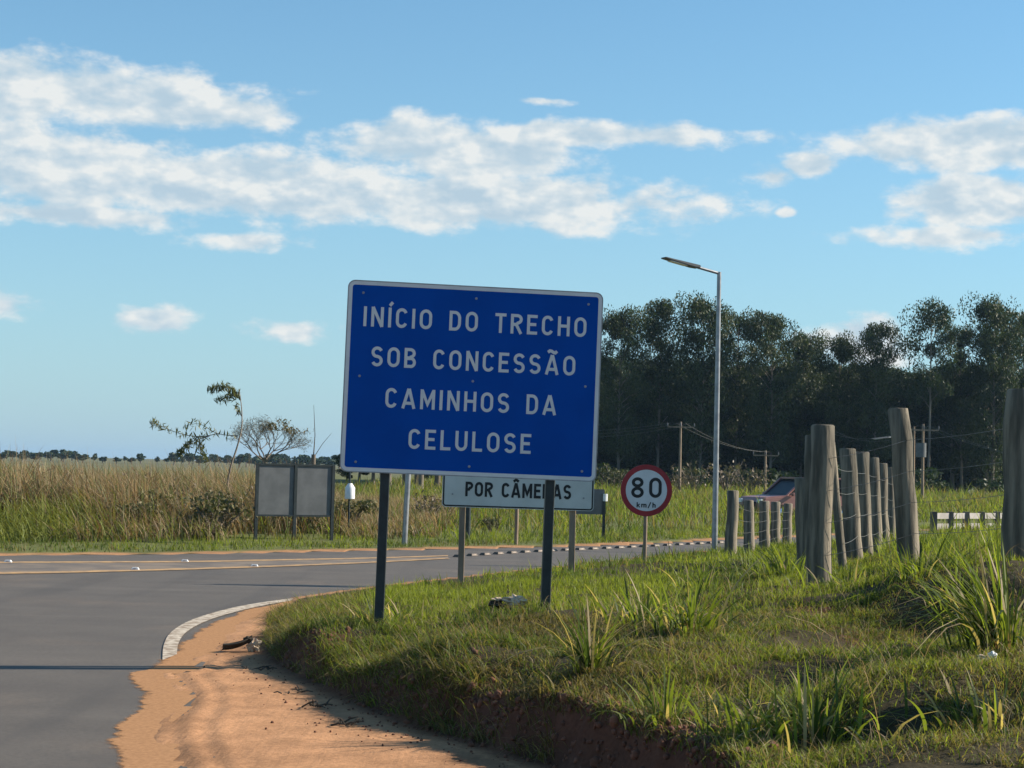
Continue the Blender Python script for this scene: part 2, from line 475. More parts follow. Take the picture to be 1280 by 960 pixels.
# ------------------------------------------------------------------ the lie of the land
bank_front = [G(*p) for p in ((375, 750), (347, 770), (336, 800), (352, 828), (402, 856), (485, 892), (560, 918), (670, 951), (770, 985), (860, 1045), (940, 1150))]
bank_front = [(v.x, v.y) for v in bank_front]
bank_back = [(v.x, v.y) for v in (G(*p) for p in ((1700, 663), (1200, 675), (960, 685), (870, 691), (800, 699), (720, 708), (650, 715), (580, 723), (500, 732), (440, 740)))]
BANK = [tuple(p) for p in smooth_path(bank_front, 6)] + [(3.2, 5.0), (6, 3.5), (30, 2), (80, 20)] + [tuple(p) for p in smooth_path(bank_back, 4)]
far_edge_px = ((0, 694), (200, 693), (420, 689), (600, 685.5), (780, 681), (870, 676.5), (960, 672.5), (1200, 662), (1500, 650))
far_edge = [(v.x, v.y) for v in (G(*p) for p in far_edge_px)]
d0 = np.array(far_edge[0]) - np.array(far_edge[1]); d0 /= np.linalg.norm(d0)
far_edge = [tuple(np.array(far_edge[0]) + d0 * k) for k in (400, 120, 40, 12)] + far_edge
far_edge = [tuple(p) for p in smooth_path(far_edge, 4)]
near_r = [(v.x, v.y) for v in (G(*p) for p in ((375, 748.5), (440, 739), (500, 731), (580, 722), (650, 714), (720, 707), (800, 698), (870, 690), (960, 684), (1200, 674), (1500, 664)))]
near_r = [tuple(p) for p in smooth_path(near_r, 4)]
side_left = [(-14.0, -30.0), (-13.5, 8.0), (-15.5, 15.0), (-22.0, 19.5), (-40, 20.5), (-150, 20.0), (-420, 10.0)]
side_right = [(3.0, -30.0), (2.2, 5.0), (1.2, 8.0), (0.3, 10.6), (-0.9, 13.2), (-1.7, 16.5), (-2.1, 19.5)]
ROAD = side_left[::-1] + side_right + near_r + far_edge[::-1]
sand_px = ((385, 747.5), (330, 759), (284, 773), (252, 789), (236, 803), (226, 818), (196, 836), (172, 842), (186, 866), (180, 885), (160, 902), (154, 930), (162, 962), (154, 1010))
SAND = [(v.x, v.y) for v in (G(*p) for p in sand_px)] + [(-1.6, 5.0), (-1.2, 0), (6, 0), (6, 6), (1, 11), (-1, 16), (-1.9, 20)]

ctrl = []
for (px, py, d) in ((475, 784, 14.5), (680, 764, 14.65), (405, 836, 13.0), (360, 790, 16.2), (470, 866, 11.6), (560, 880, 10.7), (680, 893, 9.5), (760, 905, 9.1), (900, 930, 8.5),
                    (600, 800, 12.0), (800, 830, 11.0), (950, 800, 12.0), (1100, 800, 12.0), (1250, 850, 9.0), (1270, 930, 8.0), (1028, 738, 16.8), (1130, 715, 17.0), (1275, 703, 14.5),
                    (1200, 690, 22), (580, 726, 24.7), (719, 719, 24.3), (806, 702, 31), (1000, 722, 24), (1060, 700, 24), (1103, 689, 30), (917, 698, 35), (870, 745, 18.5), (760, 740, 19), (500, 757, 18.5),
                    (1240, 666, 42), (1100, 677, 44), (1450, 700, 14.5), (1420, 800, 11), (1500, 670, 30)):
    v = P(px, py, d); ctrl.append((v.x, v.y, v.z))
ctrl += [(8, 5, 0.7), (12, 8, 1.0), (30, 15, 1.1), (50, 40, 0.7), (0.5, 40, 0.0), (-1.5, 22.5, 0.06)]
ctrl = np.array(ctrl)
def bank_top(x, y):
    num = 0; den = 0
    for (cx, cy, cz) in ctrl:
        wgt = 1.0 / (((x - cx) ** 2 + ((y - cy) * 0.7) ** 2) + 0.12) ** 2
        num = num + wgt * cz; den = den + wgt
    return num / den
def rut(x, y, a, b, wdt, dep):
    a = np.array(a); b = np.array(b); e = b - a
    t = np.clip(((x - a[0]) * e[0] + (y - a[1]) * e[1]) / (e @ e), 0, 1)
    dd = np.hypot(x - a[0] - t * e[0], y - a[1] - t * e[1])
    return dep * np.exp(-(dd / wdt) ** 2)
_q1 = P(1190, 752, 13.2); _q2 = P(1010, 812, 11.6); _q3 = P(1290, 850, 8.9); _q4 = P(1090, 930, 8.4)
def land(x, y, detail=True):
    x = np.asarray(x, float); y = np.asarray(y, float)
    sr = sdist(ROAD, x, y)
    z = np.where(sr > 0.12, -0.035, 0.018) + 0.0
    r = np.hypot(x, y)
    z = z + np.where(sr < 0, sstep(r, 90, 1500) * 6.0 * fbm(x / 500 + 3, y / 500 + 7, 5, 3), 0)
    z = z + np.where((sr < 0) & (y > 20), 0.35 * sstep(-sr, 0.5, 9) * fbm(x / 9, y / 9, 8, 3), 0)
    ss_ = sdist(SAND, x, y) + (fbm(x * 1.5, y * 1.2, 21, 4) - 0.5) * 0.24 + (fbm(x * 14, y * 5, 23, 3) - 0.5) * 0.07
    z = np.maximum(z, np.where((ss_ > -0.1) & (y < 23), -0.035 + 0.046 * sstep(ss_, -0.10, 0.40) + 0.016 * (fbm(x * 5, y * 5, 31, 4) - 0.5) * sstep(ss_, 0, 0.4), z))
    raw = sdist(SAND, x, y)
    z = z + np.where((raw > .08) & (raw < .75) & (y < 15), .007 * np.sin(raw * 34 + 1.5 * fbm(x * .7, y * .7, 33, 2)) * sstep(raw, .08, .2) * (1 - sstep(raw, .5, .75)), 0)
    sb = sdist(BANK, x, y) + np.where(y < 18, (fbm(x * 2.6, y * 2.6, 40, 4) - 0.5) * 0.22, 0)
    wdt = 0.16 + 2.4 * sstep(y, 15.5, 24)
    ramp = sstep(sb, -0.02, wdt)
    top = bank_top(x, y)
    lum = (fbm(x * 1.4, y * 1.4, 50, 4) - 0.5) * 0.16 + (fbm(x * 6, y * 6, 52, 3) - 0.5) * 0.05
    lum = lum * sstep(sb, 0.15, 1.2)
    top = top + lum - rut(x, y, _q1[:2], _q2[:2], 0.35, 0.13) - rut(x, y, _q3[:2], _q4[:2], 0.33, 0.12)
    base = np.maximum(z, 0.0)
    return np.where(sb > -0.02, base * (1 - ramp) + np.maximum(top, 0.02) * ramp, z)
def on_land(px, py, dmin=7.5, dmax=80):
    d = np.linspace(dmin, dmax, 3000)
    v = ray(px, py)
    t = d / v.y
    x = v.x * t; y = d; z = CAM_Z + v.z * t
    h = land(x, y)
    k = np.argmax(z <= h)
    return Vector((x[k], y[k], h[k]))
def land1(x, y): return float(land(np.array([x]), np.array([y]))[0])

def axis_grid(lo, hi, step, far_lo, far_hi, grow=1.09):
    mid = list(np.arange(lo, hi + 1e-6, step))
    s = step; a = hi
    while a < far_hi: s *= grow; a += s; mid.append(a)
    s = step; a = lo; left = []
    while a > far_lo: s *= grow; a -= s; left.append(a)
    return np.array(left[::-1] + mid)
gx = axis_grid(-3.2, 5.2, 0.045, -3000, 3000, 1.07)
gy = axis_grid(7.2, 15.5, 0.045, -60, 5000, 1.035)
GX, GY = np.meshgrid(gx, gy)
GZ = land(GX.ravel(), GY.ravel()).reshape(GX.shape)
nx, ny = len(gx), len(gy)
V = np.stack([GX.ravel(), GY.ravel(), GZ.ravel()], 1)
ii = (np.arange(ny - 1)[:, None] * nx + np.arange(nx - 1)[None]).ravel()
Q = np.stack([ii, ii + 1, ii + nx + 1, ii + nx], 1)
X, Y = V[:, 0], V[:, 1]
sb = sdist(BANK, X, Y); sr = sdist(ROAD, X, Y)
C_sand = np.array([0.465, 0.245, 0.122]); C_red = np.array([0.115, 0.052, 0.033]); C_thatch = np.array([0.060, 0.048, 0.026]); C_field = np.array([0.13, 0.14, 0.05]); C_far = np.array([0.15, 0.145, 0.075])  # red soil darkened below its own tone, standing for shade on the bank face
nz = fbm(X * 1.7, Y * 1.7, 60, 4)[:, None]
col = np.tile(C_field, (len(V), 1)) * (0.75 + 0.5 * nz)
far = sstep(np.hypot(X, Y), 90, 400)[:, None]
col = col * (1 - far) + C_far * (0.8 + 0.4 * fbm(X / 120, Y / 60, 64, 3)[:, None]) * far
# sandy strip along the far edge of the tarmac and the sand of the near corner
strip = (sstep(sr + (fbm(X * 1.1, Y * 1.1, 66, 3) - 0.5) * 0.9, -0.55, -0.25))[:, None] * (Y > 16)[:, None]
col = col * (1 - strip) + C_sand * 0.85 * strip
inner = ((Y < 23) & (sb < 0.05) & (X > -8))[:, None]
col = np.where(inner, (C_sand * (1 - .35 * sstep(fbm(X * 1.2, Y * .5, 75, 4), .5, .75)[:, None]) + np.array([.0, .0, .004])) * (0.84 + 0.28 * nz), col)
fbk = np.clip(sstep(sb, 0.30, 0.42) + sstep(Y, 15, 19), 0, 1)[:, None] * (sb > 0)[:, None]
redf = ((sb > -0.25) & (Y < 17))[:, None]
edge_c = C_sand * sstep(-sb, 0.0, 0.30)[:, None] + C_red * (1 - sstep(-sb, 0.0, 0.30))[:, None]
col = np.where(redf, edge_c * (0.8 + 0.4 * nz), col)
patch = sstep(fbm(X * 1.1, Y * 1.1, 70, 4), 0.60, 0.72)[:, None]
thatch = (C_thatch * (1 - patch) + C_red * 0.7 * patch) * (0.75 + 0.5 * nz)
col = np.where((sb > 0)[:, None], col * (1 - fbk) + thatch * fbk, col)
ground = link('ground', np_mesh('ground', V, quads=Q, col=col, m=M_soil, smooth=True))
tag(ground, kind='structure')

def sheet(name, poly, z, m, parent=None, kind=None):
    bm = bmesh.new()
    vs = [bm.verts.new((p[0], p[1], z)) for p in poly]
    f = bm.faces.new(vs); bm.normal_update()
    if f.normal.z < 0: f.normal_flip()
    bmesh.ops.triangulate(bm, faces=[f], quad_method='BEAUTY', ngon_method='EAR_CLIP')
    me = bpy.data.meshes.new(name); bm.to_mesh(me); bm.free()
    o = link(name, me, parent, m)
    if kind: o['kind'] = kind
    return o
road = sheet('road', ROAD, 0.0, M_asphalt, kind='structure')
dx_ = np.arange(-4.2, .6, .07); dy_ = np.arange(6.0, 22.5, .10)
DX, DY = np.meshgrid(dx_, dy_); px_, py_ = DX.ravel(), DY.ravel()
sdd = sdist(SAND, px_, py_) + (fbm(px_ * 1.5, py_ * 1.2, 21, 4) - 0.5) * 0.24
av = sstep(sdd, -.15, .03) ** 1.2
jj = (np.arange(len(dy_) - 1)[:, None] * len(dx_) + np.arange(len(dx_) - 1)[None]).ravel()
qd = np.stack([jj, jj + 1, jj + len(dx_) + 1, jj + len(dx_)], 1)
qd = qd[(av[qd].max(1) > .004) & (sdd[qd].min(1) < .25)]
m_ = bpy.data.materials.new('sand_dust'); m_.use_nodes = True
t = NT(m_.node_tree); at_ = t.n('ShaderNodeAttribute', attribute_name='col'); tc_ = t.n('ShaderNodeTexCoord')
nn_ = t.noise(tc_.outputs['Object'], 9.0, 8, 0.72); sep_ = t.n('ShaderNodeSeparateColor'); t.l(at_.outputs['Color'], sep_.inputs[0])
fac_ = t.ss(t.m('ADD', sep_.outputs[0], t.m('MULTIPLY', t.m('SUBTRACT', nn_, .5), 1.5)), .35, .80)
df = t.n('ShaderNodeBsdfDiffuse'); t.l(t.mix(t.ss(t.noise(tc_.outputs['Object'], 30.0, 6, 0.7), .3, .7), (.31, .17, .090, 1), (.43, .235, .122, 1)), df.inputs[0]); tp_ = t.n('ShaderNodeBsdfTransparent'); mx_ = t.n('ShaderNodeMixShader')
t.l(fac_, mx_.inputs[0]); t.l(tp_.outputs[0], mx_.inputs[1]); t.l(df.outputs[0], mx_.inputs[2]); o_ = t.n('ShaderNodeOutputMaterial'); t.l(mx_.outputs[0], o_.inputs[0])
o = link('sand_dust', np_mesh('sand_dust', np.stack([px_, py_, np.full(len(px_), .0040)], 1), quads=qd, col=np.repeat(av[:, None], 3, 1), m=m_))
tag(o, 'thin veil of red sand blown over the asphalt edge', 'sand', kind='stuff')
def strip_between(a, b, n=8):
    return [tuple(p) for p in smooth_path(a, n)] + [tuple(p) for p in smooth_path(b, n)][::-1]
def Gs(pts): return [tuple(G(*p)[:2]) for p in pts]
# painted markings
outer = Gs(((203, 826), (205, 806), (215, 790), (240, 775.5), (280, 763), (322, 754.5), (377, 747), (445, 738.3), (560, 724.5)))
inner_ = Gs(((221, 819), (223.5, 804), (234, 790), (257, 777.5), (292, 766.2), (332, 757.0), (382, 748.6), (447, 739.6), (561.5, 725.3)))
o = sheet('edge_line', strip_between(outer, inner_), 0.008, 'white_paint', road); o['label'] = 'worn white edge line curving round the corner'
y1a = [(-260, 718), (0, 715.6), (160, 712.6), (320, 708), (450, 703.2), (560, 697.6)]
y1b = [(-260, 720.4), (0, 718), (160, 714.7), (320, 709.8), (450, 704.6), (562, 698.7)]
y2a = [(-260, 703.5), (0, 702.5), (230, 701.6), (320, 700), (450, 697.6), (560, 694.4)]
y2b = [(-260, 705.2), (0, 704.2), (230, 703.3), (320, 701.6), (450, 699), (560, 695.6)]
o = sheet('centre_line', strip_between(Gs(y1a), Gs(y1b)), 0.008, 'yellow_paint', road)
o = sheet('centre_line', strip_between(Gs(y2a), Gs(y2b)), 0.008, 'yellow_paint', road)
mat('median_dust', (0.20, 0.155, 0.115), (0.12, 0.10, 0.085), 0.85, 1.5, detail=7)
o = sheet('median_strip', strip_between(Gs([(a, b + 1.4) for a, b in y2a[:6]]), Gs([(a, b - 0.2) for a, b in y1a])), 0.004, 'median_dust', road)

# ------------------------------------------------------------------ trees
def leaf_cloud(centres, radii, n_each, size, colA, colB, droop=0.6, flat=1.0, seed=0, asp=0.36, shell=0.5):
    """leaf-sized faces spread through clumps; returns V, quads, colours"""
    g = np.random.default_rng(seed)
    Vs = []; Cs = []
    for c, r in zip(centres, radii):
        r3 = np.array(r) if hasattr(r, '__len__') else np.array([r, r, r * flat])
        n = int(n_each * g.uniform(0.7, 1.3))
        d = g.normal(size=(n, 3)); d /= np.linalg.norm(d, axis=1)[:, None]
        rad = g.uniform(0, 1, n) ** shell
        p = np.array(c) + d * rad[:, None] * r3
        s = size * g.uniform(0.6, 1.4, n)
        a = g.normal(size=(n, 3)); a[:, 2] -= droop * 1.5; a /= np.linalg.norm(a, axis=1)[:, None]
        b = np.cross(a, g.normal(size=(n, 3))); b /= np.linalg.norm(b, axis=1)[:, None]
        q = np.stack([p - a * s[:, None] * 0.5, p + b * s[:, None] * asp * 0.5, p + a * s[:, None] * 0.5, p - b * s[:, None] * asp * 0.5], 1)
        t = np.clip(g.uniform(0, 1, n) * 0.6 + g.uniform(0, 1) * 0.4, 0, 1)[:, None]
        cc = np.array(colA) * (1 - t) + np.array(colB) * t
        cc = cc * g.uniform(0.75, 1.25, n)[:, None]
        Vs.append(q.reshape(-1, 3)); Cs.append(np.repeat(cc, 4, 0))
    V = np.concatenate(Vs); C = np.concatenate(Cs)
    return V, np.arange(len(V)).reshape(-1, 4), C
def eucalypt(seed, h=18.0, gap=0.30, lobes=30, lean=0.0, open_=0.0):
    """meshes (trunk, crown) of one tall plantation tree, base at the origin"""
    rd = random.Random(seed)
    mb = MB()
    bx, by = rd.uniform(-.25, .25), rd.uniform(-.25, .25)
    tr = []
    for i in range(8):
        t = i / 7
        tr.append(Vector((lean * t * t * h + bx * math.sin(t * 3.0), by * math.sin(t * 2.2), h * 0.93 * t)))
    mb.tube(tr, [0.21 * (1 - 0.86 * i / 7) for i in range(8)], 7)
    def at(t):
        k = min(int(t / 0.93 * 7), 6); f = t / 0.93 * 7 - k
        return tr[k].lerp(tr[k + 1], min(f, 1))
    cs = []; rs = []
    for i in range(lobes):
        t = gap + (0.90 - gap) * ((i + rd.random() * 0.8) / lobes) ** 0.92
        a = i * 2.4 + rd.uniform(-.5, .5)
        k = (t - gap) / (1 - gap)
        ln = h * (0.075 + 0.115 * math.sqrt(max(0.0, 1 - ((k - 0.55) / 0.55) ** 2))) * rd.uniform(0.6, 1.15)
        p0 = at(min(t, 0.92)); dr = Vector((math.cos(a), math.sin(a), rd.uniform(0.5, 1.0)))
        p1 = p0 + dr.normalized() * ln * 0.55; p2 = p0 + Vector((dr.x, dr.y, dr.z * 0.75)).normalized() * ln
        mb.tube([p0, p1, p2], [0.07 * (1 - t * 0.6), 0.045, 0.015], 4, caps=False)
        rr = h * rd.uniform(0.058, 0.106)
        cs.append(p2); rs.append((rr, rr, rr * rd.uniform(0.65, 0.9)))
        if rd.random() > 0.35 + open_:
            cs.append(p1 + Vector((rd.uniform(-.5, .5), rd.uniform(-.5, .5), rd.uniform(-.3, .5)))); rs.append((rr * .7, rr * .7, rr * .55))
    top = at(0.93)
    for k in range(5):
        cs.append(top + Vector((rd.uniform(-1.3, 1.3), rd.uniform(-1.3, 1.3), rd.uniform(-0.06, .03) * h))); rs.append((h * .065, h * .065, h * .05))
    V, Q, C = leaf_cloud([tuple(c) for c in cs], rs, 260, 0.33, (0.013, 0.027, 0.012), (0.105, 0.115, 0.042), 0.6, seed=seed, shell=0.45)
    return mb.mesh('trunk', 'pale_bark', 60), np_mesh('crown', V, quads=Q, col=C, m=M_leaf)
def plant_tree(name, loc, meshes, rz=0, sc=1.0, label=None, cat='tree', group=None):
    e = empty(name, loc, rz, label, cat, group)
    e.scale = sc if hasattr(sc, '__len__') else (sc, sc, sc)
    for n, me in zip(('trunk', 'crown'), meshes):
        link(n, me, e)
    return e
PROT = [eucalypt(100 + i, 18.0, gap=(0.14, 0.18, 0.10, 0.2, 0.15, 0.12)[i], lobes=(46, 40, 48, 38, 44, 50)[i], lean=(0, .01, -.01, .02, 0, -.015)[i]) for i in range(6)]
PROT_OPEN = eucalypt(120, 18.0, gap=0.40, lobes=17, open_=0.3)
# trees that stand out on the skyline: pixel of the top, distance, prototype, what tells it apart
sky_trees = [
    (778, 384, 150, 0, 'dark eucalyptus with a small round top just right of the blue sign'),
    (826, 374, 152, 1, 'hazy green eucalyptus with a broad dome top left of the street lamp'),
    (878, 371, 150, 2, 'eucalyptus with a flat domed crown directly behind the street lamp pole'),
    (922, 391, 154, 3, 'eucalyptus with a sloping crown just right of the street lamp pole'),
    (966, 390, 150, 4, 'full rounded eucalyptus standing above the red vehicle'),
    (1004, 414, 156, 5, 'lower eucalyptus above the gap left of the thickest fence post'),
    (1050, 418, 152, 0, 'low narrow eucalyptus top above the thick foremost fence post'),
    (1096, 404, 150, 1, 'bushy flat-topped eucalyptus behind the tall leaning fence post'),
    (1163, 372, 148, 6, 'open see-through eucalyptus, tallest crown right of the leaning fence post'),
    (1205, 406, 154, 3, 'pointed dark eucalyptus between the open crown and the tall double top'),
    (1243, 374, 150, 2, 'tall eucalyptus with an upright double top near the right edge'),
    (1279, 386, 153, 4, 'eucalyptus cut by the right edge of the picture'),
]
for i, (px, py, d, k, lab) in enumerate(sky_trees):
    topp = P(px, py, d); z0 = land1(topp.x, d)
    me = PROT_OPEN if k == 6 else PROT[k]
    s = (topp.z - z0) / 18.0
    plant_tree('eucalyptus_tree', (topp.x, d, z0), me, rz=i * 1.7, sc=(s * 0.74, s * 0.74, s), label=lab, group='eucalyptus plantation')
rd = random.Random(5)
for row in range(6):
    y = 158 + row * 5.0
    x = -7.0 + rd.uniform(0, 3)
    while x < 47 + row * 1.5:
        xx = x + rd.uniform(-.6, .6); yy = y + rd.uniform(-1, 1)
        s = (9.0 + 2.9 * rd.random() + row * 0.30) / 18.0
        plant_tree('eucalyptus_tree', (xx, yy, land1(xx, yy)), PROT[rd.randrange(6)], rz=rd.uniform(0, 6.28), sc=(s * 1.5, s * 1.5, s),
                   label='dark eucalyptus deep inside the plantation behind the front trees', group='eucalyptus trees inside the plantation')
        x += 3.7
# a shorter grove behind the big sign, its edge showing left of it
grove = [eucalypt(140 + i, 9.0, gap=0.3, lobes=20) for i in range(2)]
for i, (px, d, hh) in enumerate(((432, 112, 2.3), (447, 105, 3.2), (466, 110, 4.0), (487, 102, 4.6), (506, 108, 5.2), (525, 101, 5.6), (545, 106, 6.2), (520, 115, 6.0), (478, 116, 4.4), (560, 112, 7.0))):
    b = P(px, 620, d); z0 = land1(b.x, d); s = hh / 9.0
    plant_tree('grove_tree', (b.x, d, z0), grove[i % 2], rz=i * 1.3, sc=(s * 1.5, s * 1.5, s),
               label='small thin-trunked tree in the grove showing under the blue sign', group='grove behind the blue sign')
# far tree line on the horizon
def round_tree(seed, h=6.0):
    rd = random.Random(seed); mb = MB()
    mb.tube([(0, 0, 0), (0.1, 0, h * .3), (0, 0.1, h * .65)], [0.22, 0.16, 0.05], 6)
    cs = []; rs = []
    for i in range(11):
        a = rd.uniform(0, 6.28); r = rd.uniform(0, 0.26) * h
        cs.append((math.cos(a) * r, math.sin(a) * r, h * rd.uniform(0.36, 0.84))); k = h * rd.uniform(.12, .2); rs.append((k, k, k * .8))
    V, Q, C = leaf_cloud(cs, rs, 70, 0.75, (0.03, 0.05, 0.022), (0.055, 0.075, 0.035), .2, seed=seed, asp=.7)
    return mb.mesh('trunk', 'bark', 60), np_mesh('crown', V, quads=Q, col=C, m=M_leaf)
RT = [round_tree(200 + i) for i in range(4)]
far_single = [(118, 566, 520, 'lone round tree on the horizon, widest of those left of the sapling'), (146, 571, 540, 'small round horizon tree in the middle of the distant row'), (156, 570, 530, 'narrow upright horizon tree in the distant row'),
              (176, 566, 510, 'tall rounded horizon tree just left of the sapling leaves'), (197, 570, 540, 'pale horizon tree nearest left of the sapling leaves'), (132, 573, 560, 'tiny far shrub-like tree on the pale horizon field')]
for i, (px, py, d, lab) in enumerate(far_single):
    tp = P(px, py, d); z0 = land1(tp.x, d); s = max(tp.z - z0, 2) / 5.6
    plant_tree('horizon_tree', (tp.x, d, z0), RT[i % 4], rz=i, sc=s, label=lab, group='trees along the horizon')
for i in range(64):
    px = -30 + i * 8.0 + rd.uniform(-3, 3)
    if 112 < px < 205 and rd.random() < 0.75: continue
    d = rd.uniform(480, 620)
    py = (563 if px < 112 else 569) + rd.uniform(-3, 4) - (4 if px > 215 else 0) + px * 0.012
    tp = P(px, py, d); z0 = land1(tp.x, d); s = max(tp.z - z0, 2) / 5.6
    plant_tree('horizon_tree', (tp.x, d, z0), RT[i % 4], rz=i, sc=(s * (2.3 if px < 112 else 1.7), s * 1.6, s), label='dark blue-green tree in the continuous far tree line', group='continuous far tree line')
# bare spreading tree beyond the dry grass
def branching(mb, p, dirv, ln, rad, depth, rd, tips, spread=0.55, up=0.25):
    q = p + dirv * ln
    mid = p.lerp(q, .5) + Vector((rd.uniform(-1, 1), rd.uniform(-1, 1), rd.uniform(-1, 1))) * ln * 0.06
    mb.tube([p, mid, q], [rad, rad * .85, rad * .68], 5 if depth > 2 else 4, caps=False)
    if depth == 0: tips.append(q); return
    for k in range(3 if depth > 1 else 2):
        ax = Vector((rd.uniform(-1, 1), rd.uniform(-1, 1), rd.uniform(-.5, .5) + up)).normalized()
        nd = (dirv + ax * spread * rd.uniform(.8, 1.5)).normalized()
        branching(mb, q, nd, ln * rd.uniform(.62, .85), rad * .62, depth - 1, rd, tips, spread, up)
d = 120
b = P(331, 590, d); tp = P(331, 512, d); z0 = land1(b.x, d); hh = tp.z - z0
mb = MB(); tips = []
rdb = random.Random(3)
for k in range(1):
    mb.tube([(0, 0, 0), (0.05, 0, hh * .2), (0, 0, hh * .36)], [.17, .14, .12], 7)
    for j in range(6):
        a = j * 1.05
        branching(mb, Vector((0, 0, hh * (.30 + .02 * (j % 3)))), Vector((math.cos(a) * .9, math.sin(a) * .9, .72)).normalized(), hh * .215, .06, 4, rdb, tips, .52, .16)
e = empty('bare_tree', (b.x, d, z0), 0, 'bare spreading tree with fine twigs behind the grey panel', 'tree')
mb.build('trunk', 'bark', e, 60)
ts = [t for t in tips if t.x > 0.6 and t.z > hh * .72] [:40]
Vv, Qq, Cc = leaf_cloud([tuple(t) for t in ts], [0.32] * len(ts), 12, .2, (0.12, 0.09, 0.03), (0.17, 0.12, 0.04), .4, seed=4, asp=.5)
link('crown', np_mesh('crown', Vv, quads=Qq, col=Cc, m=M_leaf), e)
ts = tips
Vv, Qq, Cc = leaf_cloud([tuple(t) for t in ts], [0.38] * len(ts), 8, .24, (0.10, 0.085, 0.05), (0.13, 0.10, 0.06), -.3, seed=5, asp=.10)
o = link('twigs', np_mesh('twigs', Vv, quads=Qq, col=Cc, m=M_leaf), e)
# slender leaning sapling with drooping leaf sprays
d = 42
base = P(284, 618, d); base.z = land1(base.x, base.y)
pts = [P(*p, d) for p in ((284, 612), (288, 585), (296, 560), (302, 535), (302, 510), (299, 488))]
e = empty('sapling', base, 0, 'slender leaning sapling with sprays of drooping leaves in dry grass', 'tree')
L = [base] + pts
mb = MB(); mb.tube([p - base for p in smooth_path([tuple(p) for p in L], 4) and [Vector(q) for q in smooth_path([tuple(p) for p in L], 4)]], [0.035 * (1 - .75 * i / 24) for i in range(25)], 6)
mb.build('trunk', 'pale_bark', e, 60)
br = MB()
sprays = []
def spray(path, nleaf, r):
    pp = [Vector(q) for q in smooth_path([tuple(P(*p, d)) for p in path], 4)]
    br.tube([p - base for p in pp], [0.014 * (1 - .7 * i / (len(pp) - 1)) for i in range(len(pp))], 4)
    for p in pp[2:]:
        sprays.append((tuple(p - base), r, nleaf))
spray([(300, 500), (290, 487), (276, 483), (264, 487)], 34, .13)
spray([(299, 490), (288, 496), (274, 500)], 26, .13)
spray([(300, 545), (272, 542), (250, 530), (232, 532)], 12, .14)
spray([(272, 542), (248, 546), (222, 541), (200, 532), (191, 528)], 16, .12)
spray([(262, 545), (240, 552), (230, 562), (224, 568)], 22, .13)
spray([(250, 550), (250, 562), (256, 572)], 20, .13)
spray([(302, 520), (297, 512), (295, 505)], 8, .07)
br.build('branches', 'pale_bark', e, 60)
VV = [leaf_cloud([c], [r], max(4, int(n * .55)), .17, (0.075, 0.09, 0.03), (0.20, 0.17, 0.06), .9, seed=i, asp=.17) for i, (c, r, n) in enumerate(sprays)]
off = 0; aV = []; aQ = []; aC = []
for v_, q_, c_ in VV: aV.append(v_); aQ.append(q_ + off); aC.append(c_); off += len(v_)
link('crown', np_mesh('crown', np.concatenate(aV), quads=np.concatenate(aQ), col=np.concatenate(aC), m=M_leaf), e)
# leafless scrub and low bushes at the foot of the plantation and in the verge
def bush(seed, w_=1.0, h=1.0, n=160, ls=.16, ca=(0.05, 0.06, 0.025), cb=(0.13, 0.11, 0.06)):
    rd = random.Random(seed); mb = MB(); cs = []
    for k in range(14):
        a = rd.uniform(0, 6.28); r = rd.uniform(.1, .5) * w_
        q = Vector((math.cos(a) * r, math.sin(a) * r, h * rd.uniform(.5, 1)))
        mb.tube([(0, 0, 0), q * .5 + Vector((0, 0, .06 * h)), q], [.02 * h, .014 * h, .005 * h], 4, caps=False); cs.append(tuple(q * .85))
    V, Q, C = leaf_cloud(cs, [(.2 * w_, .2 * w_, .2 * h)] * len(cs), n // 14, ls, ca, cb, .2, seed=seed, asp=.45)
    return mb.mesh('stem', 'bark', 60), np_mesh('foliage', V, quads=Q, col=C, m=M_leaf)
def put_bush(loc, meshes, sc, label, group=None, rz=0):
    e = empty('bush', loc, rz, label, 'bush', group); e.scale = (sc, sc, sc)
    link('stem', meshes[0], e); link('foliage', meshes[1], e)
BS = [bush(300 + i, 1.3, 1.0, 500, .13) for i in range(2)]
BB = [bush(310 + i, 1.4, 1.0, 260, .10, (0.12, 0.085, 0.055), (0.2, 0.15, 0.10)) for i in range(2)]
BS.append(bush(306, 1.5, 1.0, 700, .2, (0.03, 0.045, 0.02), (0.06, 0.075, 0.03)))
for i, (px, d, hh, k, lab) in enumerate(((868, 118, 2.4, 'b', 'pale leafless scrub left of the street lamp pole below the trees'), (905, 120, 2.6, 'b', 'pale leafless scrub right of the street lamp pole below the trees'),
                                      (935, 116, 2.2, 'b', 'pale twiggy scrub above the smallest fence posts'), (845, 112, 1.6, 'b', 'low brown scrub at the foot of the power pole'),
                                      (768, 116, 2.0, 's', 'dark bush between the blue sign and the speed limit sign'), (535, 47, .95, 'b', 'reddish brown bush in the verge left of the camera notice'),
                                      (553, 49, .8, 'b', 'small brown bush tucked behind the camera notice'), (615, 44, .42, 's', 'low green bush under the camera notice'), (210, 41, 1.0, 'b', 'brown withered bush in the dry grass left of the grey panel'), (190, 40, .8, 'b', 'small withered bush beside a larger one in the dry grass'))):
    b = P(px, 640, d)
    put_bush((b.x, d, land1(b.x, d)), (BB if k == 'b' else BS)[i % 2], hh, lab, rz=i)
mound_at = [(62, 46, 1.35, 'brown withered mound standing over the grass below the far fence posts'), (40, 47, 1.1, 'low brown mound at the far left of the dry grass'), (120, 48, 1.15, 'dark brown mound in the middle of the dry grass'),
            (190, 47, 1.3, 'wide brown brush mound left of the sapling'), (300, 46, 1.2, 'brown brush mound behind the foot of the sapling'), (155, 44, .9, 'small dark brush in the dry grass below the horizon trees'), (240, 43, .8, 'small withered brush between the mound and the sapling')]
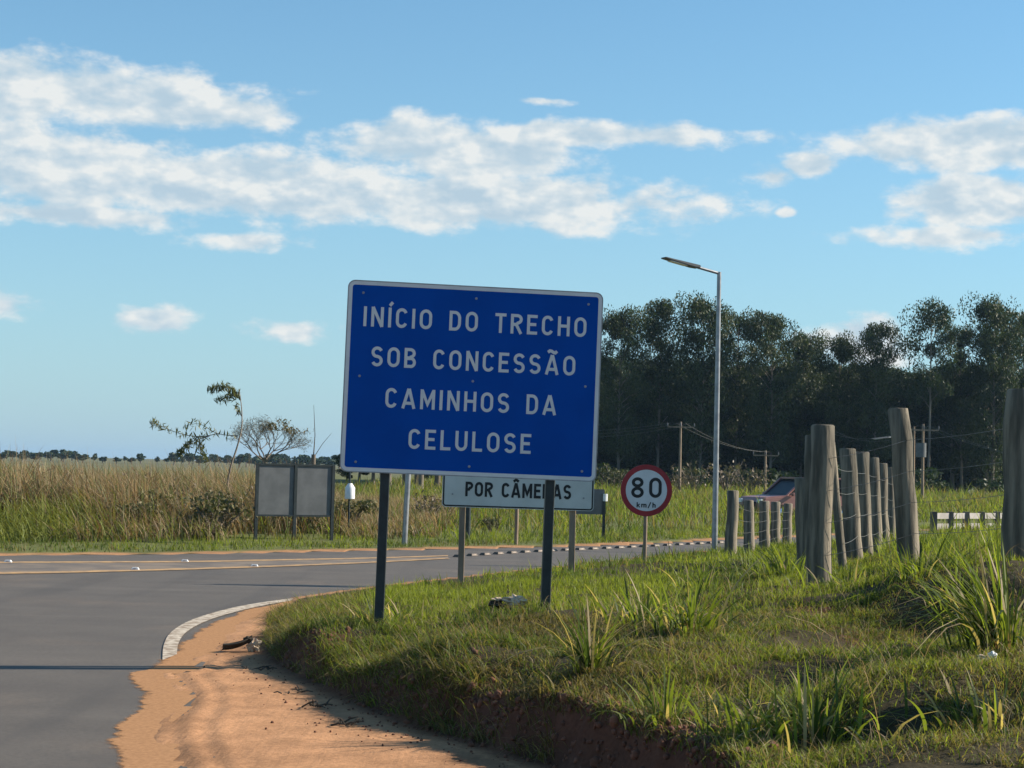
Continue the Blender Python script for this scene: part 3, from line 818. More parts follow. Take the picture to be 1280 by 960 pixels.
for i, (px, d, hh, lab) in enumerate(mound_at):
    b = P(px, 620, d)
    put_bush((b.x, d, land1(b.x, d)), BB[i % 2], hh, lab, rz=i)
rb = random.Random(44)
BG = [bush(330 + i, 1.5, 1.0, 620, .12, (0.07, 0.075, 0.03), (0.22, 0.18, 0.09)) for i in range(2)]
for i in range(46):
    d = rb.uniform(36, 46); px = rb.uniform(-10, 440); b = P(px, 620, d)
    if d < 39.5 and 300 < px < 425: continue
    put_bush((b.x, d, land1(b.x, d)), (BB + BG + BG)[i % 6], rb.uniform(.5, 1.0), 'straw coloured brush tangled in the tall dry grass', 'brush tangled in the dry grass', rz=i * 1.1)
for i in range(75):
    x = -6 + (i % 25) * 2.2 + rd.uniform(-.6, .6); y = (141, 162, 184)[i // 25] + rd.uniform(-3, 5)
    put_bush((x, y, land1(x, y)), BS[2], rd.uniform(1.3, 2.6) * (1, 1.5, 2.1)[i // 25], 'dark undergrowth bush along the foot of the eucalyptus plantation', 'undergrowth along the plantation edge', rz=i)

# ------------------------------------------------------------------ signs
STROKE = 0.165
def arc(cx, cz, rx, rz, a0, a1, n=10):
    return [(cx + rx * math.cos(R(a0 + (a1 - a0) * k / n)), cz + rz * math.sin(R(a0 + (a1 - a0) * k / n))) for k in range(n + 1)]
def glyph(ch):
    """(width, centre lines) of a highway capital, cap height 1"""
    t = STROKE; a = t / 2
    acc = {'Í': 'I', 'Ã': 'A', 'Â': 'A'}.get(ch)
    if acc:
        w_, L = glyph(acc); c = w_ / 2
        if ch == 'Í': L = L + [[(c - .02, 1.09), (c + .13, 1.27)]]
        if ch == 'Ã': L = L + [[(c - .24, 1.13), (c - .14, 1.21), (c - .04, 1.19), (c + .06, 1.13), (c + .15, 1.11), (c + .24, 1.20)]]
        if ch == 'Â': L = L + [[(c - .2, 1.10), (c, 1.24), (c + .2, 1.10)]]
        return w_, L
    W = {'I': t, 'N': .64, 'C': .60, 'O': .64, 'D': .61, 'T': .58, 'R': .62, 'E': .54, 'H': .63, 'S': .60, 'B': .61, 'A': .72, 'M': .76, 'L': .52, 'U': .62, 'P': .59, '8': .62, '0': .62,
         'k': .50, 'm': .80, 'h': .50, '/': .50, ' ': .42}[ch]
    x0, x1, r = a, W - a, (W - t) / 2; c = W / 2; ry = r * 1.05
    def stadium(a0, a1):
        top = arc(c, 1 - a - ry, r, ry, a0, 180, 10); bot = arc(c, a + ry, r, ry, 180, a1, 10)
        return top + bot
    if ch == 'I': L = [[(a, 0), (a, 1)]]
    elif ch == 'N': L = [[(x0, 0), (x0, 1)], [(x0, .99), (x1, .01)], [(x1, 0), (x1, 1)]]
    elif ch == 'C': L = [stadium(18, 342)]
    elif ch in 'O0': L = [stadium(0, 360) + [(c + r, 1 - a - ry)]]
    elif ch == 'D': L = [[(x0, 0), (x0, 1)], [(x0, 1 - a), (c - .04, 1 - a)] + arc(x1 - .24, 1 - a - .30, .24, .30, 85, 0, 7) + arc(x1 - .24, a + .30, .24, .30, 0, -85, 7) + [(c - .04, a), (x0, a)]]
    elif ch == 'T': L = [[(0, 1 - a), (W, 1 - a)], [(c, 0), (c, 1 - a)]]
    elif ch in 'RPB':
        up = [(x0, 1 - a), (c - .02, 1 - a)] + arc(x1 - .20 - (.03 if ch == 'B' else 0), .735, .20, .265 - a, 80, -80, 10) + [(c - .02, .47), (x0, .47)]
        L = [[(x0, 0), (x0, 1)], up]
        if ch == 'R': L.append([(c - .02, .47), (x1 + .01, 0)])
        if ch == 'B': L.append([(x0, .5), (c - .02, .5)] + arc(x1 - .20, .275, .20, .235 - .03, 80, -80, 10) + [(c - .02, a), (x0, a)])
    elif ch == 'E': L = [[(x0, 0), (x0, 1)], [(x0, 1 - a), (W, 1 - a)], [(x0, .51), (W - .06, .51)], [(x0, a), (W, a)]]
    elif ch == 'H': L = [[(x0, 0), (x0, 1)], [(x1, 0), (x1, 1)], [(x0, .51), (x1, .51)]]
    elif ch == 'S':
        k = (1 - t) / 4
        L = [arc(c, 1 - a - k, r, k, 22, 250, 14) + arc(c, a + k, r, k, 75, -158, 14)]
    elif ch == 'A': L = [[(a * .9, 0), (c - .01, 1.0)], [(c + .01, 1.0), (W - a * .9, 0)], [(.17, .27), (W - .17, .27)]]
    elif ch == 'M': L = [[(x0, 0), (x0, 1)], [(x1, 0), (x1, 1)], [(x0, .97), (c, .26), (x1, .97)]]
    elif ch == 'L': L = [[(x0, 0), (x0, 1)], [(x0, a), (W, a)]]
    elif ch == 'U': L = [[(x0, 1)] + arc(c, a + ry, r, ry, 180, 360, 12) + [(x1, 1)]]
    elif ch == '8': L = [arc(c, .745, r * .92, .255 - a, 0, 360, 18), arc(c, .255 + .0, r, .255 - a + .02, 0, 360, 18)]
    elif ch == 'k': L = [[(a, 0), (a, 1)], [(a, .3), (W - .03, .68)], [(.22, .42), (W - .02, 0)]]
    elif ch == 'm': L = [[(a, 0), (a, .7)], [(a, .5)] + arc(.26, .48, .16, .15, 150, 0, 6) + [(.42, 0)], [(.42, .45)] + arc(.58, .48, .15, .15, 150, 0, 6) + [(.73, 0)]]
    elif ch == 'h': L = [[(a, 0), (a, 1)], [(a, .5)] + arc(c, .48, W / 2 - a, .16, 150, 0, 6) + [(W - a, 0)]]
    elif ch == '/': L = [[(.05, -.1), (W - .05, 1.05)]]
    else: L = []
    return W, L
def ribbon(line, t):
    p = [np.array(q, float) for q in line]; n = len(p); A = []; B = []
    for i in range(n):
        d1 = p[i] - p[i - 1] if i else p[1] - p[0]; d2 = p[i + 1] - p[i] if i < n - 1 else d1
        if i == n - 1: d2 = d1
        d1 = d1 / (np.linalg.norm(d1) + 1e-9); d2 = d2 / (np.linalg.norm(d2) + 1e-9)
        closed = np.allclose(p[0], p[-1])
        if closed and i in (0, n - 1):
            d1 = p[-1] - p[-2]; d1 /= np.linalg.norm(d1); d2 = p[1] - p[0]; d2 /= np.linalg.norm(d2)
        m_ = d1 + d2; m_ /= np.linalg.norm(m_) + 1e-9; nn = np.array([-m_[1], m_[0]])
        k = t / 2 / max(.45, float(nn @ np.array([-d1[1], d1[0]])))
        A.append(p[i] + nn * k); B.append(p[i] - nn * k)
    return A, B
def write(body, width, cap, parent, x_mid, y, z_base, m, gap=.20, stroke=None):
    """each letter a flat piece of its own, lying just off the panel"""
    global STROKE
    old = STROKE
    if stroke: STROKE = stroke
    gl = [glyph(c) for c in body]
    tot = sum(g_[0] for g_ in gl) + gap * (len(gl) - 1)
    sx = width / tot; x = -width / 2
    for c, (w_, L) in zip(body, gl):
        mb = MB()
        for i, line in enumerate(L):
            A, B = ribbon(line, STROKE); k = len(A); yy = -.00035 * i
            mb.add([(q[0] * sx, yy, q[1] * cap) for q in A] + [(q[0] * sx, yy, q[1] * cap) for q in B], [(j, j + 1, k + j + 1, k + j) for j in range(k - 1)])
        if L:
            me = bpy.data.meshes.new('letter'); me.from_pydata(mb.v, [], mb.f); me.update()
            o = link('letter', me, parent, m); o.location = (x_mid + x, y, z_base)
        x += (w_ + gap) * sx
    STROKE = old
def rounded(wd, h, r, n=5):
    pts = []
    for cx, cz, a0 in ((wd / 2 - r, h / 2 - r, 0), (-wd / 2 + r, h / 2 - r, 90), (-wd / 2 + r, -h / 2 + r, 180), (wd / 2 - r, -h / 2 + r, 270)):
        for k in range(n + 1):
            a = R(a0 + 90 * k / n); pts.append((cx + math.cos(a) * r, cz + math.sin(a) * r))
    return pts
def ring(wd, h, r, t, y0, y1, n=5):
    """a frame band t wide along the rim of a rounded rectangle"""
    A = rounded(wd, h, r, n); B = rounded(wd - 2 * t, h - 2 * t, max(r - t, .004), n); k = len(A)
    vs = [(a, y0, b) for a, b in A] + [(a, y0, b) for a, b in B] + [(a, y1, b) for a, b in A] + [(a, y1, b) for a, b in B]
    fs = []
    for i in range(k):
        j = (i + 1) % k
        fs += [(i, j, k + j, k + i), (2 * k + j, 2 * k + i, 3 * k + i, 3 * k + j), (j, i, 2 * k + i, 2 * k + j), (k + i, k + j, 3 * k + j, 3 * k + i)]
    return vs, fs
SIGN_YAW = R(6.0)
# big blue sign
dL = 14.5
TL = P(438, 350, dL); BL = P(428, 590, dL)
PW = 2.125; PH = 1.577
cl = P(591, 476.5, dL + 0.12)
e = empty('highway_sign', (cl.x, cl.y, 0), SIGN_YAW, 'big blue highway sign with four lines of white capitals on two dark posts', 'road sign')
tilt = Matrix.Rotation(R(1.0), 4, 'Y')          # the panel hangs a little crooked
def put(o, m4): o.matrix_local = m4; return o
Mp = Matrix.Translation((0, 0, cl.z)) @ tilt
mb = MB(); mb.prism(rounded(PW, PH, .055), 0.0, 0.022)
panel = put(mb.build('panel', ['blue_sheeting'], e), Mp)
v_, f_ = ring(PW - .006, PH - .006, .052, .030, -.003, .0005)
MB().add(v_, f_).build('border', 'white_sheeting', panel)
v_, f_ = ring(PW + .012, PH + .012, .061, .009, -.005, .027)
MB().add(v_, f_).build('frame', 'galvanised', panel)
lines = [('INÍCIO DO TRECHO', .063, .940, .238), ('SOB CONCESSÃO', .100, .902, .446), ('CAMINHOS DA', .162, .833, .660), ('CELULOSE', .259, .739, .870)]
for body, u0, u1, vb in lines:
    write(body, (u1 - u0) * PW, .165, panel, ((u0 + u1) / 2 - .5) * PW, -.004, (.5 - vb) * PH, 'white_sheeting', .24, .155)
for u in (.058, .5, .945):
    for vv in (.062, .5, .95):
        b_ = MB(); cx, cz = (u - .5) * PW, (.5 - vv) * PH
        b_.tube([(cx, 0.001, cz), (cx, -.006, cz), (cx, -.008, cz)], [.011, .011, .006], 8)
        b_.build('bolt', 'galvanised', panel)
for u, px, py in ((.175, 475, 775), (.824, 680, 755)):
    x = (u - .5) * PW
    wp = Matrix.Translation(e.location) @ Matrix.Rotation(SIGN_YAW, 4, 'Z') @ Vector((x, .06, 0))
    z0 = land1(wp.x, wp.y) - .3
    b_ = MB(); top = cl.z + PH * .44
    b_.box((0, 0, (z0 + top) / 2), (.078, .078, top - z0))
    o = bevel(b_.build('post', 'dark_post', e), .006, 1)
    # lean of the post: as the panel
    o.matrix_local = Matrix.Translation((x, .066, 0)) @ Matrix.Translation((0, 0, cl.z)) @ Matrix.Rotation(R(0.9), 4, 'Y') @ Matrix.Translation((0, 0, -cl.z))
    c_ = MB()
    for zz in (-.45, 0.35):
        c_.box((x, .0265, cl.z + zz), (.30, .008, .05))
    c_.build('bracket', 'galvanised', e)
# camera notice
d = 24.7
cw = P(648.5, 596, d)
e = empty('camera_notice', (cw.x, cw.y, 0), R(3), 'white notice board with black capitals on two timber posts behind the blue sign', 'road sign')
W2, H2 = 2.13, .90
Mp = Matrix.Translation((0, 0, cw.z)) @ Matrix.Rotation(R(.45), 4, 'Y')
panel = put(MB().prism(rounded(W2, H2, .05), 0, .02).build('panel', 'grey_sheeting', e), Mp)
v_, f_ = ring(W2 - .02, H2 - .02, .045, .02, -.003, .0005)
MB().add(v_, f_).build('border', 'black_print', panel)
write('POR CÂMERAS', 1.485, .205, panel, 0, -.004, -H2 / 2 + .155, 'black_print', .13, .185)
for dx in (-.92, .92):
    b_ = MB(); b_.tube([(dx, -.001, -.27), (dx, -.008, -.27)], .014, 8); b_.build('bolt', 'galvanised', panel)
for dx in (-.775, .775):
    wp = Matrix.Translation(e.location) @ Matrix.Rotation(R(3), 4, 'Z') @ Vector((dx, .06, 0))
    z0 = land1(wp.x, wp.y) - .3; top = cw.z + H2 * .42
    o = bevel(MB().box((dx, .075, (z0 + top) / 2), (.085, .085, top - z0)).build('post', 'timber_post', e), .006, 1)
# speed limit sign
d = 31.0
cs_ = P(808, 613, d)
e = empty('speed_limit_sign', (cs_.x, cs_.y, land1(cs_.x, cs_.y)), R(2), 'round red-rimmed speed limit sign 80 km/h on a slim pole', 'road sign')
zc = cs_.z - e.location.z
def disc(r, n=40): return [(math.cos(2 * math.pi * k / n) * r, math.sin(2 * math.pi * k / n) * r) for k in range(n)]
rs_ = 32.3 / FPX * d
panel = MB().prism(disc(rs_), 0, .015).build('panel', 'red_sheeting', e); panel.location = (0, 0, zc)
face = MB().prism(disc(rs_ * .80), -.004, .001).build('face', 'white_sheeting', panel)
write('80', rs_ * 1.18, rs_ * .78, face, 0, -.008, -rs_ * .28, 'black_print', .26, .155)
write('km/h', rs_ * .74, rs_ * .20, face, 0, -.008, -rs_ * .66, 'black_print', .2, .17)
MB().tube([(0, .045, -.25), (0, .045, zc + rs_ * .8)], .035, 10).build('pole', 'timber_post', e, 50)
# sign seen from behind, two panels on three legs across the highway
p0 = G(318, 671); p1 = G(414, 671)
p0 = Vector((P(319, 672, 37.2).x, 37.2, 0)); p1 = Vector((P(414, 672, 38.0).x, 38.0, 0))
ctr = (p0 + p1) / 2; yaw = math.atan2(p1.y - p0.y, p1.x - p0.x); W3 = (p1 - p0).length
e = empty('sign_back', (ctr.x, ctr.y, land1(ctr.x, ctr.y)), yaw, 'grey back of a double road sign on three dark legs across the road', 'road sign')
zt = P(366, 581, 37.6).z - e.location.z; zb = P(366, 644.5, 37.6).z - e.location.z
for s in (-1, 1):
    b_ = MB(); b_.box((s * W3 / 4, 0, (zt + zb) / 2), (W3 / 2 - .05, .02, zt - zb - .03)); pan = b_.build('panel', 'panel_back', e)
    b_ = MB()
    for dz in (zt, zb): b_.box((s * W3 / 4, -.01, dz), (W3 / 2, .05, .04))
    b_.build('crossbar', 'dark_post', e)
for s in (-1, 0, 1):
    MB().box((s * W3 / 2, -.012, zt / 2 - .1), (.065, .058, zt + .22 + (.012 if s == 0 else 0))).build('leg', 'dark_post', e)
# second sign back, half hidden by the blue sign
d = 43.5
cz_ = P(736, 627, d); e = empty('sign_back', (cz_.x, d, land1(cz_.x, d)), R(8), 'small grey sign back half hidden right of the camera notice', 'road sign')
zz = cz_.z - e.location.z
MB().box((0, 0, zz), (.78, .02, .62)).build('panel', 'panel_back', e)
for s in (-1, 1): MB().box((s * .38, -.03, zz / 2 + .05), (.07, .04, zz + .3)).build('leg', 'dark_post', e)
MB().tube([(.40, -.06, zz + .02), (.40, -.06, zz + .20)], [.06, .06], 8).build('reflector', 'white_plastic', e)
# single grey and pale posts standing in the far verge
def pole_thing(name, px, py0, py1, d, rad, m, label, cat='post', lean=0.0, group=None):
    t = P(px, py0, d); z0 = land1(t.x, d)
    e = empty(name, (t.x, d, z0), 0, label, cat, group)
    h = t.z - z0
    MB().tube([(-lean * h, 0, -.2), (-lean * h * .5, 0, h * .5), (0, 0, h)], [rad, rad * .97, rad * .95], 8, wob=.03).build('shaft', m, e, 50)
    return e, h
e, h = pole_thing('verge_post', 511, 580, 672, 37, .06, 'galvanised', 'grey metal post between the blue sign legs, left of the camera notice', lean=.03)
MB().tube([(0, 0, h), (0, 0, h + .03)], [.075, .05], 8).build('cap', 'galvanised', e)
e, h = pole_thing('verge_post', 647, 600, 668, 39, .045, 'timber_post', 'thin pale post seen under the middle of the camera notice')
MB().tube([(0, 0, h), (0, 0, h + .03)], [.055, .03], 8).build('cap', 'timber_post', e)
e, h = pole_thing('verge_post', 586, 615, 668, 40, .06, 'dark_post', 'dark post just behind the left leg of the camera notice')
MB().tube([(0, 0, h), (0, 0, h + .03)], [.07, .04], 8).build('cap', 'dark_post', e)
e, h = pole_thing('dead_stake', 392, 568, 600, 41, .055, 'bark', 'dark stake with a thin tall dead stalk above the grey panel')
MB().tube([(0, 0, h - .05), (.02, 0, h + .45), (-.03, 0, h + 1.15)], [.016, .01, .004], 5).build('stalk', 'bark', e)
MB().tube([(0.02, 0, h - .05), (.2, 0, h + .25), (.4, 0, h + .5)], [.01, .007, .003], 5).build('stalk', 'bark', e)
e, h = pole_thing('marker_stake', 437.5, 590, 640, 40, .022, 'dark_post', 'thin stake carrying a white plastic jug left of the blue sign')
zz = P(439, 614, 40).z - e.location.z
o = MB().tube([(.02, -.09, zz - .18), (.02, -.09, zz - .17), (.02, -.09, zz + .08), (.02, -.09, zz + .14), (.02, -.09, zz + .18)], [.09, .115, .115, .07, .045], 12, wob=.02).build('jug', 'white_plastic', e, 50)

# ------------------------------------------------------------------ street lamps
def street_lamp(pxb, pyb, d, px_top, py_top, px_tip, py_tip, label):
    b = P(pxb, pyb, d); b.z = land1(b.x, b.y); t = P(px_top, py_top, d); h = t.z - b.z
    e = empty('street_lamp', b, 0, label, 'street lamp')
    off = t.x - b.x
    MB().tube([(0, 0, -.2), (0, 0, .25), (off * .5, 0, h * .5), (off, 0, h)], [.065, .065, .056, .045], 10).build('pole', 'galvanised', e, 50)
    MB().tube([(0, 0, 0), (0, 0, .06)], [.14, .12], 10).build('base_plate', 'galvanised', e, 40)
    tip = P(px_tip, py_tip, d - .6); tl = tip - b; j = Vector((off, 0, h - .03)).lerp(tl, .42)
    MB().tube([(off, 0, h - .03), tuple(j)], [.033, .03], 8).build('arm', 'galvanised', e, 50)
    dv = (tl - j); L = dv.length; xd = dv.normalized()
    rot = Matrix((xd, Vector((0, 0, 1)).cross(xd).normalized(), xd.cross(Vector((0, 0, 1)).cross(xd).normalized()))).transposed()
    hd = MB().prism([(-.06, -.02), (.10, -.035), (L, -.015), (L, .012), (.10, .035), (-.06, .04)], -.11, .11, 'y').build('lamp_head', 'panel_back', e)
    hd.matrix_local = Matrix.Translation(j) @ rot.to_4x4()
    bevel(hd, .012, 2)
    ln = MB().box((L * .55, 0, -.033), (L * .5, .16, .014)).build('lens', 'lamp_lens', hd)
    return e
street_lamp(893, 691, 37.2, 899, 340, 829, 322, 'tall galvanised street lamp with a flat lamp head rising before the trees')
street_lamp(1121, 650, 88.0, 1122, 545, 1089, 548.5, 'distant street lamp whose pale arm shows left of the leaning fence post')
# power poles and their wires
def power_pole(px, ytop, d, label, twin=False):
    t = P(px, ytop, d); z0 = land1(t.x, d); h = t.z - z0
    e = empty('power_pole', (t.x, d, z0), 0, label, 'power pole')
    MB().tube([(0, 0, -.2), (0, 0, h)], [.10, .065], 8).build('pole', 'timber_post', e, 50)
    MB().box((0, -.14, h - .35), (1.7, .07, .08)).build('crossarm', 'timber_post', e)
    for s in (-.85, 0, .85):
        MB().tube([(s, -.14, h - .3), (s, -.14, h - .2), (s, -.14, h - .08)], [.035, .04, .02], 7).build('insulator', 'panel_back', e)
    if twin:
        MB().tube([(-.45, .3, -.2), (-.45, .3, h * .97)], [.09, .06], 8).build('pole', 'timber_post', e, 50)
        MB().tube([(-.2, -.4, h * .60), (-.2, -.4, h * .60 + .8)], [.3, .3], 10).build('transformer', 'panel_back', e, 50)
    return e, Vector((t.x, d, z0 + h - .1))
_, A1 = power_pole(851, 527, 112, 'slim power pole between the speed limit sign and the street lamp')
_, A2 = power_pole(957, 563, 120, 'small power pole above the red vehicle')
_, A3 = power_pole(1154, 530, 100, 'twin power pole with a transformer right of the leaning fence post', True)
def wires(a, b, n, sag, label, sp=.6):
    e = empty('power_line', a, 0, label, 'power line')
    for k in range(n):
        o_ = Vector(((k - (n - 1) / 2) * sp, -.1, 0)); pts = []
        for i in range(13):
            t = i / 12; p = a.lerp(b, t); p = p + o_; p.z -= sag * (1 + .25 * k) * 4 * t * (1 - t); pts.append(p - a)
        MB().tube(pts, .007, 4, caps=False).build('wire', 'wire', e)
wires(A1, P(560, 520, 128), 3, .8, 'drooping wires running from the slim power pole behind the blue sign')
wires(A1, A2, 2, .35, 'wires between the slim pole and the small pole')
wires(A3, P(1040, 540, 118), 2, .6, 'wires leading left from the twin power pole')
wires(A3, P(1420, 596, 92), 2, .4, 'nearly level wires leading right from the twin power pole')

# ------------------------------------------------------------------ fences
def fence_post(parent, base, h, rad, leanx=0.0, leany=0.0, seed=0, flat=0.0):
    rd = random.Random(seed); n = 7; pts = []; rr = []
    for i in range(n):
        t = i / (n - 1)
        pts.append(Vector((leanx * h * t + rd.uniform(-1, 1) * rad * .10, leany * h * t + rd.uniform(-1, 1) * rad * .1, -.25 + (h + .25) * t)))
        rr.append(rad * (1.06 - .10 * t) * rd.uniform(.96, 1.04))
    rr = rr[:-1] + [rr[-1], rr[-1] * .86]; pts = pts + [pts[-1] + Vector((0, 0, rad * .14))]
    mb = MB(); mb.tube(pts, rr, 12, wob=.05, seed=seed)
    mb.mi[-1] = 1; mb.mi[-2] = 0
    o = mb.build('post', ['post_wood', 'post_end'], parent, 50); o.location = base - parent.location
    return o
def fence(label, specs, wire_z=(.3, .55, .8, 1.05), seed=0, wired=True):
    """specs: (pixel x, y top, y bottom, distance, pixel width, lean)"""
    f0 = P(specs[0][0], specs[0][2], specs[0][3])
    e = empty('wire_fence', (f0.x, f0.y, land1(f0.x, f0.y)), 0, label, 'fence')
    tops = []
    for i, (px, yt, yb, d, wpx, lean) in enumerate(specs):
        t = P(px, yt, d); x = t.x - lean * 1.4
        z0 = land1(x, d); h = t.z - z0
        fence_post(e, Vector((x, d, z0)), h, wpx / FPX * d / 2, lean, 0, seed + i)
        tops.append((Vector((x, d, z0)), lean, h, wpx / FPX * d / 2))
    if wired:
        for k, wz in enumerate(wire_z):
            mb = MB()
            pts = []
            for (b, ln, h, r) in tops:
                z = h * wz / 1.3
                pts.append(b + Vector((ln * z + r * .3, -r * 1.03, z)) - e.location)
            full = []
            for a, b in zip(pts[:-1], pts[1:]):
                for i in range(4): full.append(a.lerp(b, i / 4) - Vector((0, 0, .02 * math.sin(math.pi * i / 4))))
            full.append(pts[-1])
            mb.tube(full, .0028, 4, caps=False).build('wire', 'wire', e)
    return e
fence('near wire fence of thick weathered round posts coming toward the right edge',
      [(1445, 440, 800, 8.9, 72, .02), (1276, 489, 703, 14.6, 38, .01), (1125, 512, 709, 17.0, 27, -.10), (1029, 533, 731, 16.8, 31, .02)], seed=10)
fence('wire fence of closely lined posts receding behind the thick foremost post',
      [(1040, 553, 728, 20.5, 10, -.13), (1059, 562, 702, 24, 22, -.10), (1077, 566, 697, 25.8, 19, -.06), (1091, 573, 691, 28.5, 17, -.05), (1102, 580, 688, 31.0, 15, -.04), (1112, 585, 684, 34, 14, -.03), (1121, 589, 681, 38, 12, .02)], seed=30)
fence('low wire fence of small mossy posts left of the thickest post',
      [(916, 614, 698, 33, 15, 0.01), (936, 626, 703, 36.5, 13, -.01), (956, 627, 700, 38.5, 13, .0), (970, 628, 697, 41, 12, 0), (985, 630, 692, 44, 11, .01)], seed=50)
fence('pair of fence posts half hidden behind the thickest post',
      [(1001, 598, 722, 24, 18, -.06), (1013, 545, 722, 21, 15, 0.0)], seed=60)
fence('old dark fence posts sunk in the tall dry grass at left',
      [(7, 583, 620, 52, 4, 0), (48, 585, 620, 53, 4.5, 0), (84, 588, 620, 53.5, 5, .02), (149, 599, 620, 54, 4, 0), (212, 603, 620, 55, 4, 0)], seed=70)
# white two-rail fence at right
d = 45.0
a = P(1167, 662, d); bq = P(1300, 652, d + 4)
e = empty('rail_fence', (a.x, a.y, land1(a.x, a.y)), 0, 'white two-rail fence with dark posts beyond the sunlit grass', 'fence')
ztop = P(1167, 641, d).z - e.location.z
npst = 8
vec = (bq - a); vec.z = 0
for k in range(npst):
    p = vec * (k / (npst - 1)); g = land1(a.x + p.x, a.y + p.y) - e.location.z
    MB().box((p.x, p.y, (g + ztop + .03) / 2 - .1), (.15, .15, ztop + .03 - g + .2)).build('post', 'bark', e)
for k in range(npst - 1):
    for dz in (-.08, -.35):
        p = vec * ((k + .5) / (npst - 1)); ang = math.atan2(vec.y, vec.x)
        rot = Matrix.Rotation(ang, 3, 'Z')
        MB().box((p.x, p.y, ztop + dz), (vec.length / (npst - 1) - .152, .05, .15), rot).build('rail', 'white_rail', e)

# ------------------------------------------------------------------ dark red vehicle on the highway
def vehicle(loc, rz, label):
    e = empty('red_car', loc, rz, label, 'car')       # nose to -X, length 4.4, width 1.8, height 1.68
    prof = [(-2.2, .38), (-2.22, .70), (-2.1, .92), (-1.05, 1.02), (2.12, 1.02), (2.18, .60), (2.12, .36)]
    body = bevel(MB().prism(prof, -.9, .9).build('body', 'car_paint', e), .05, 2)
    cabin = MB(); lo = [(-1.12, 1.0), (-.35, 1.60), (1.75, 1.62), (2.08, 1.0)]
    cabin.prism(lo, -.80, .80); cab = bevel(cabin.build('cabin', 'car_glass', e), .03, 2)
    bevel(MB().box((.70, 0, 1.655), (2.25, 1.56, .07)).build('roof', 'car_paint', e), .03, 2)
    for s in (-1, 1):
        for (x0, z0, x1, z1) in ((-1.12, 1.0, -.36, 1.64), (.35, 1.0, .42, 1.64), (1.30, 1.0, 1.32, 1.64), (2.08, 1.0, 1.76, 1.64)):
            MB().tube([(x0, s * .80, z0), (x1, s * .785, z1)], .045, 6).build('pillar', 'car_paint', e)
        for x in (-1.4, 1.35):
            wh = MB(); wh.tube([(x, s * .72, .34), (x, s * .93, .34)], [.34, .34], 20); wo = wh.build('wheel', 'rubber', e, 50)
            MB().tube([(x, s * .925, .34), (x, s * .945, .34)], [.20, .18], 14).build('rim', 'chrome', wo, 50)
        bevel(MB().box((-2.19, s * .68, .78), (.10, .32, .15)).build('headlight', 'lamp_lens', e), .02, 2)
        bevel(MB().box((-.95, s * .98, 1.05), (.14, .18, .13)).build('mirror', 'car_paint', e), .03, 2)
    bevel(MB().box((-2.22, 0, .66), (.06, .8, .18)).build('grille', 'rubber', e), .01, 1)
    MB().box((-2.245, 0, .50), (.02, .42, .12)).build('number_plate', 'white_plastic', e)
    return e
vc = P(1000, 640, 66); vehicle((vc.x, 66, -.03), R(24), 'dark red car with sunlit roof and hood behind the fence posts')

# ------------------------------------------------------------------ raised road studs
stud = MB(); stud.add([(-.13, -.08, 0), (.13, -.08, 0), (.13, .08, 0), (-.13, .08, 0), (-.09, -.05, .055), (.09, -.05, .055), (.09, .05, .055), (-.09, .05, .055)], [(0, 3, 2, 1), (4, 5, 6, 7), (0, 1, 5, 4), (1, 2, 6, 5), (2, 3, 7, 6), (3, 0, 4, 7)])
sm = stud.mesh('block', 'stud_body')
fm = MB().box((0, -.0685, .022), (.11, .006, .020), Matrix.Rotation(R(-28), 3, 'X')).mesh('reflector', 'stud_face')
studline = [np.array(G(*p)[:2]) for p in ((556, 697.4), (600, 694.3), (650, 691.2), (700, 688.6), (745, 686.6), (800, 684), (870, 680.4), (905, 678.6))]
sp = smooth_path(studline, 30); acc = 0; last = sp[0]; placed = 0
for i in range(1, len(sp)):
    acc += np.linalg.norm(sp[i] - sp[i - 1])
    if acc > .52:
        acc = 0; q = sp[i]; dv = sp[i] - sp[i - 3]
        e = empty('road_stud', (q[0], q[1], .006), math.atan2(dv[1], dv[0]), 'dark raised road stud in the row along the highway centre line', 'road stud', 'raised studs along the centre line')
        e.scale = (1.0, .8, .75)
        link('block', sm, e); link('reflector', fm, e)
pale_stud = stud.mesh('block', 'white_plastic')
for px, py, lab in ((10, 703.2, 'small white reflector on the far yellow line at the left edge'), (169, 712.6, 'small white reflector on the near yellow line'), (231, 702.6, 'small white reflector on the far yellow line left of the grey panel'), (318, 708.6, 'small white reflector on the near yellow line before the grey panel')):
    q = G(px, py); e = empty('road_reflector', (q.x, q.y, .009), 0, lab, 'road reflector')
    e.scale = (.45, .45, .6)
    link('block', pale_stud, e); link('reflector', fm, e)
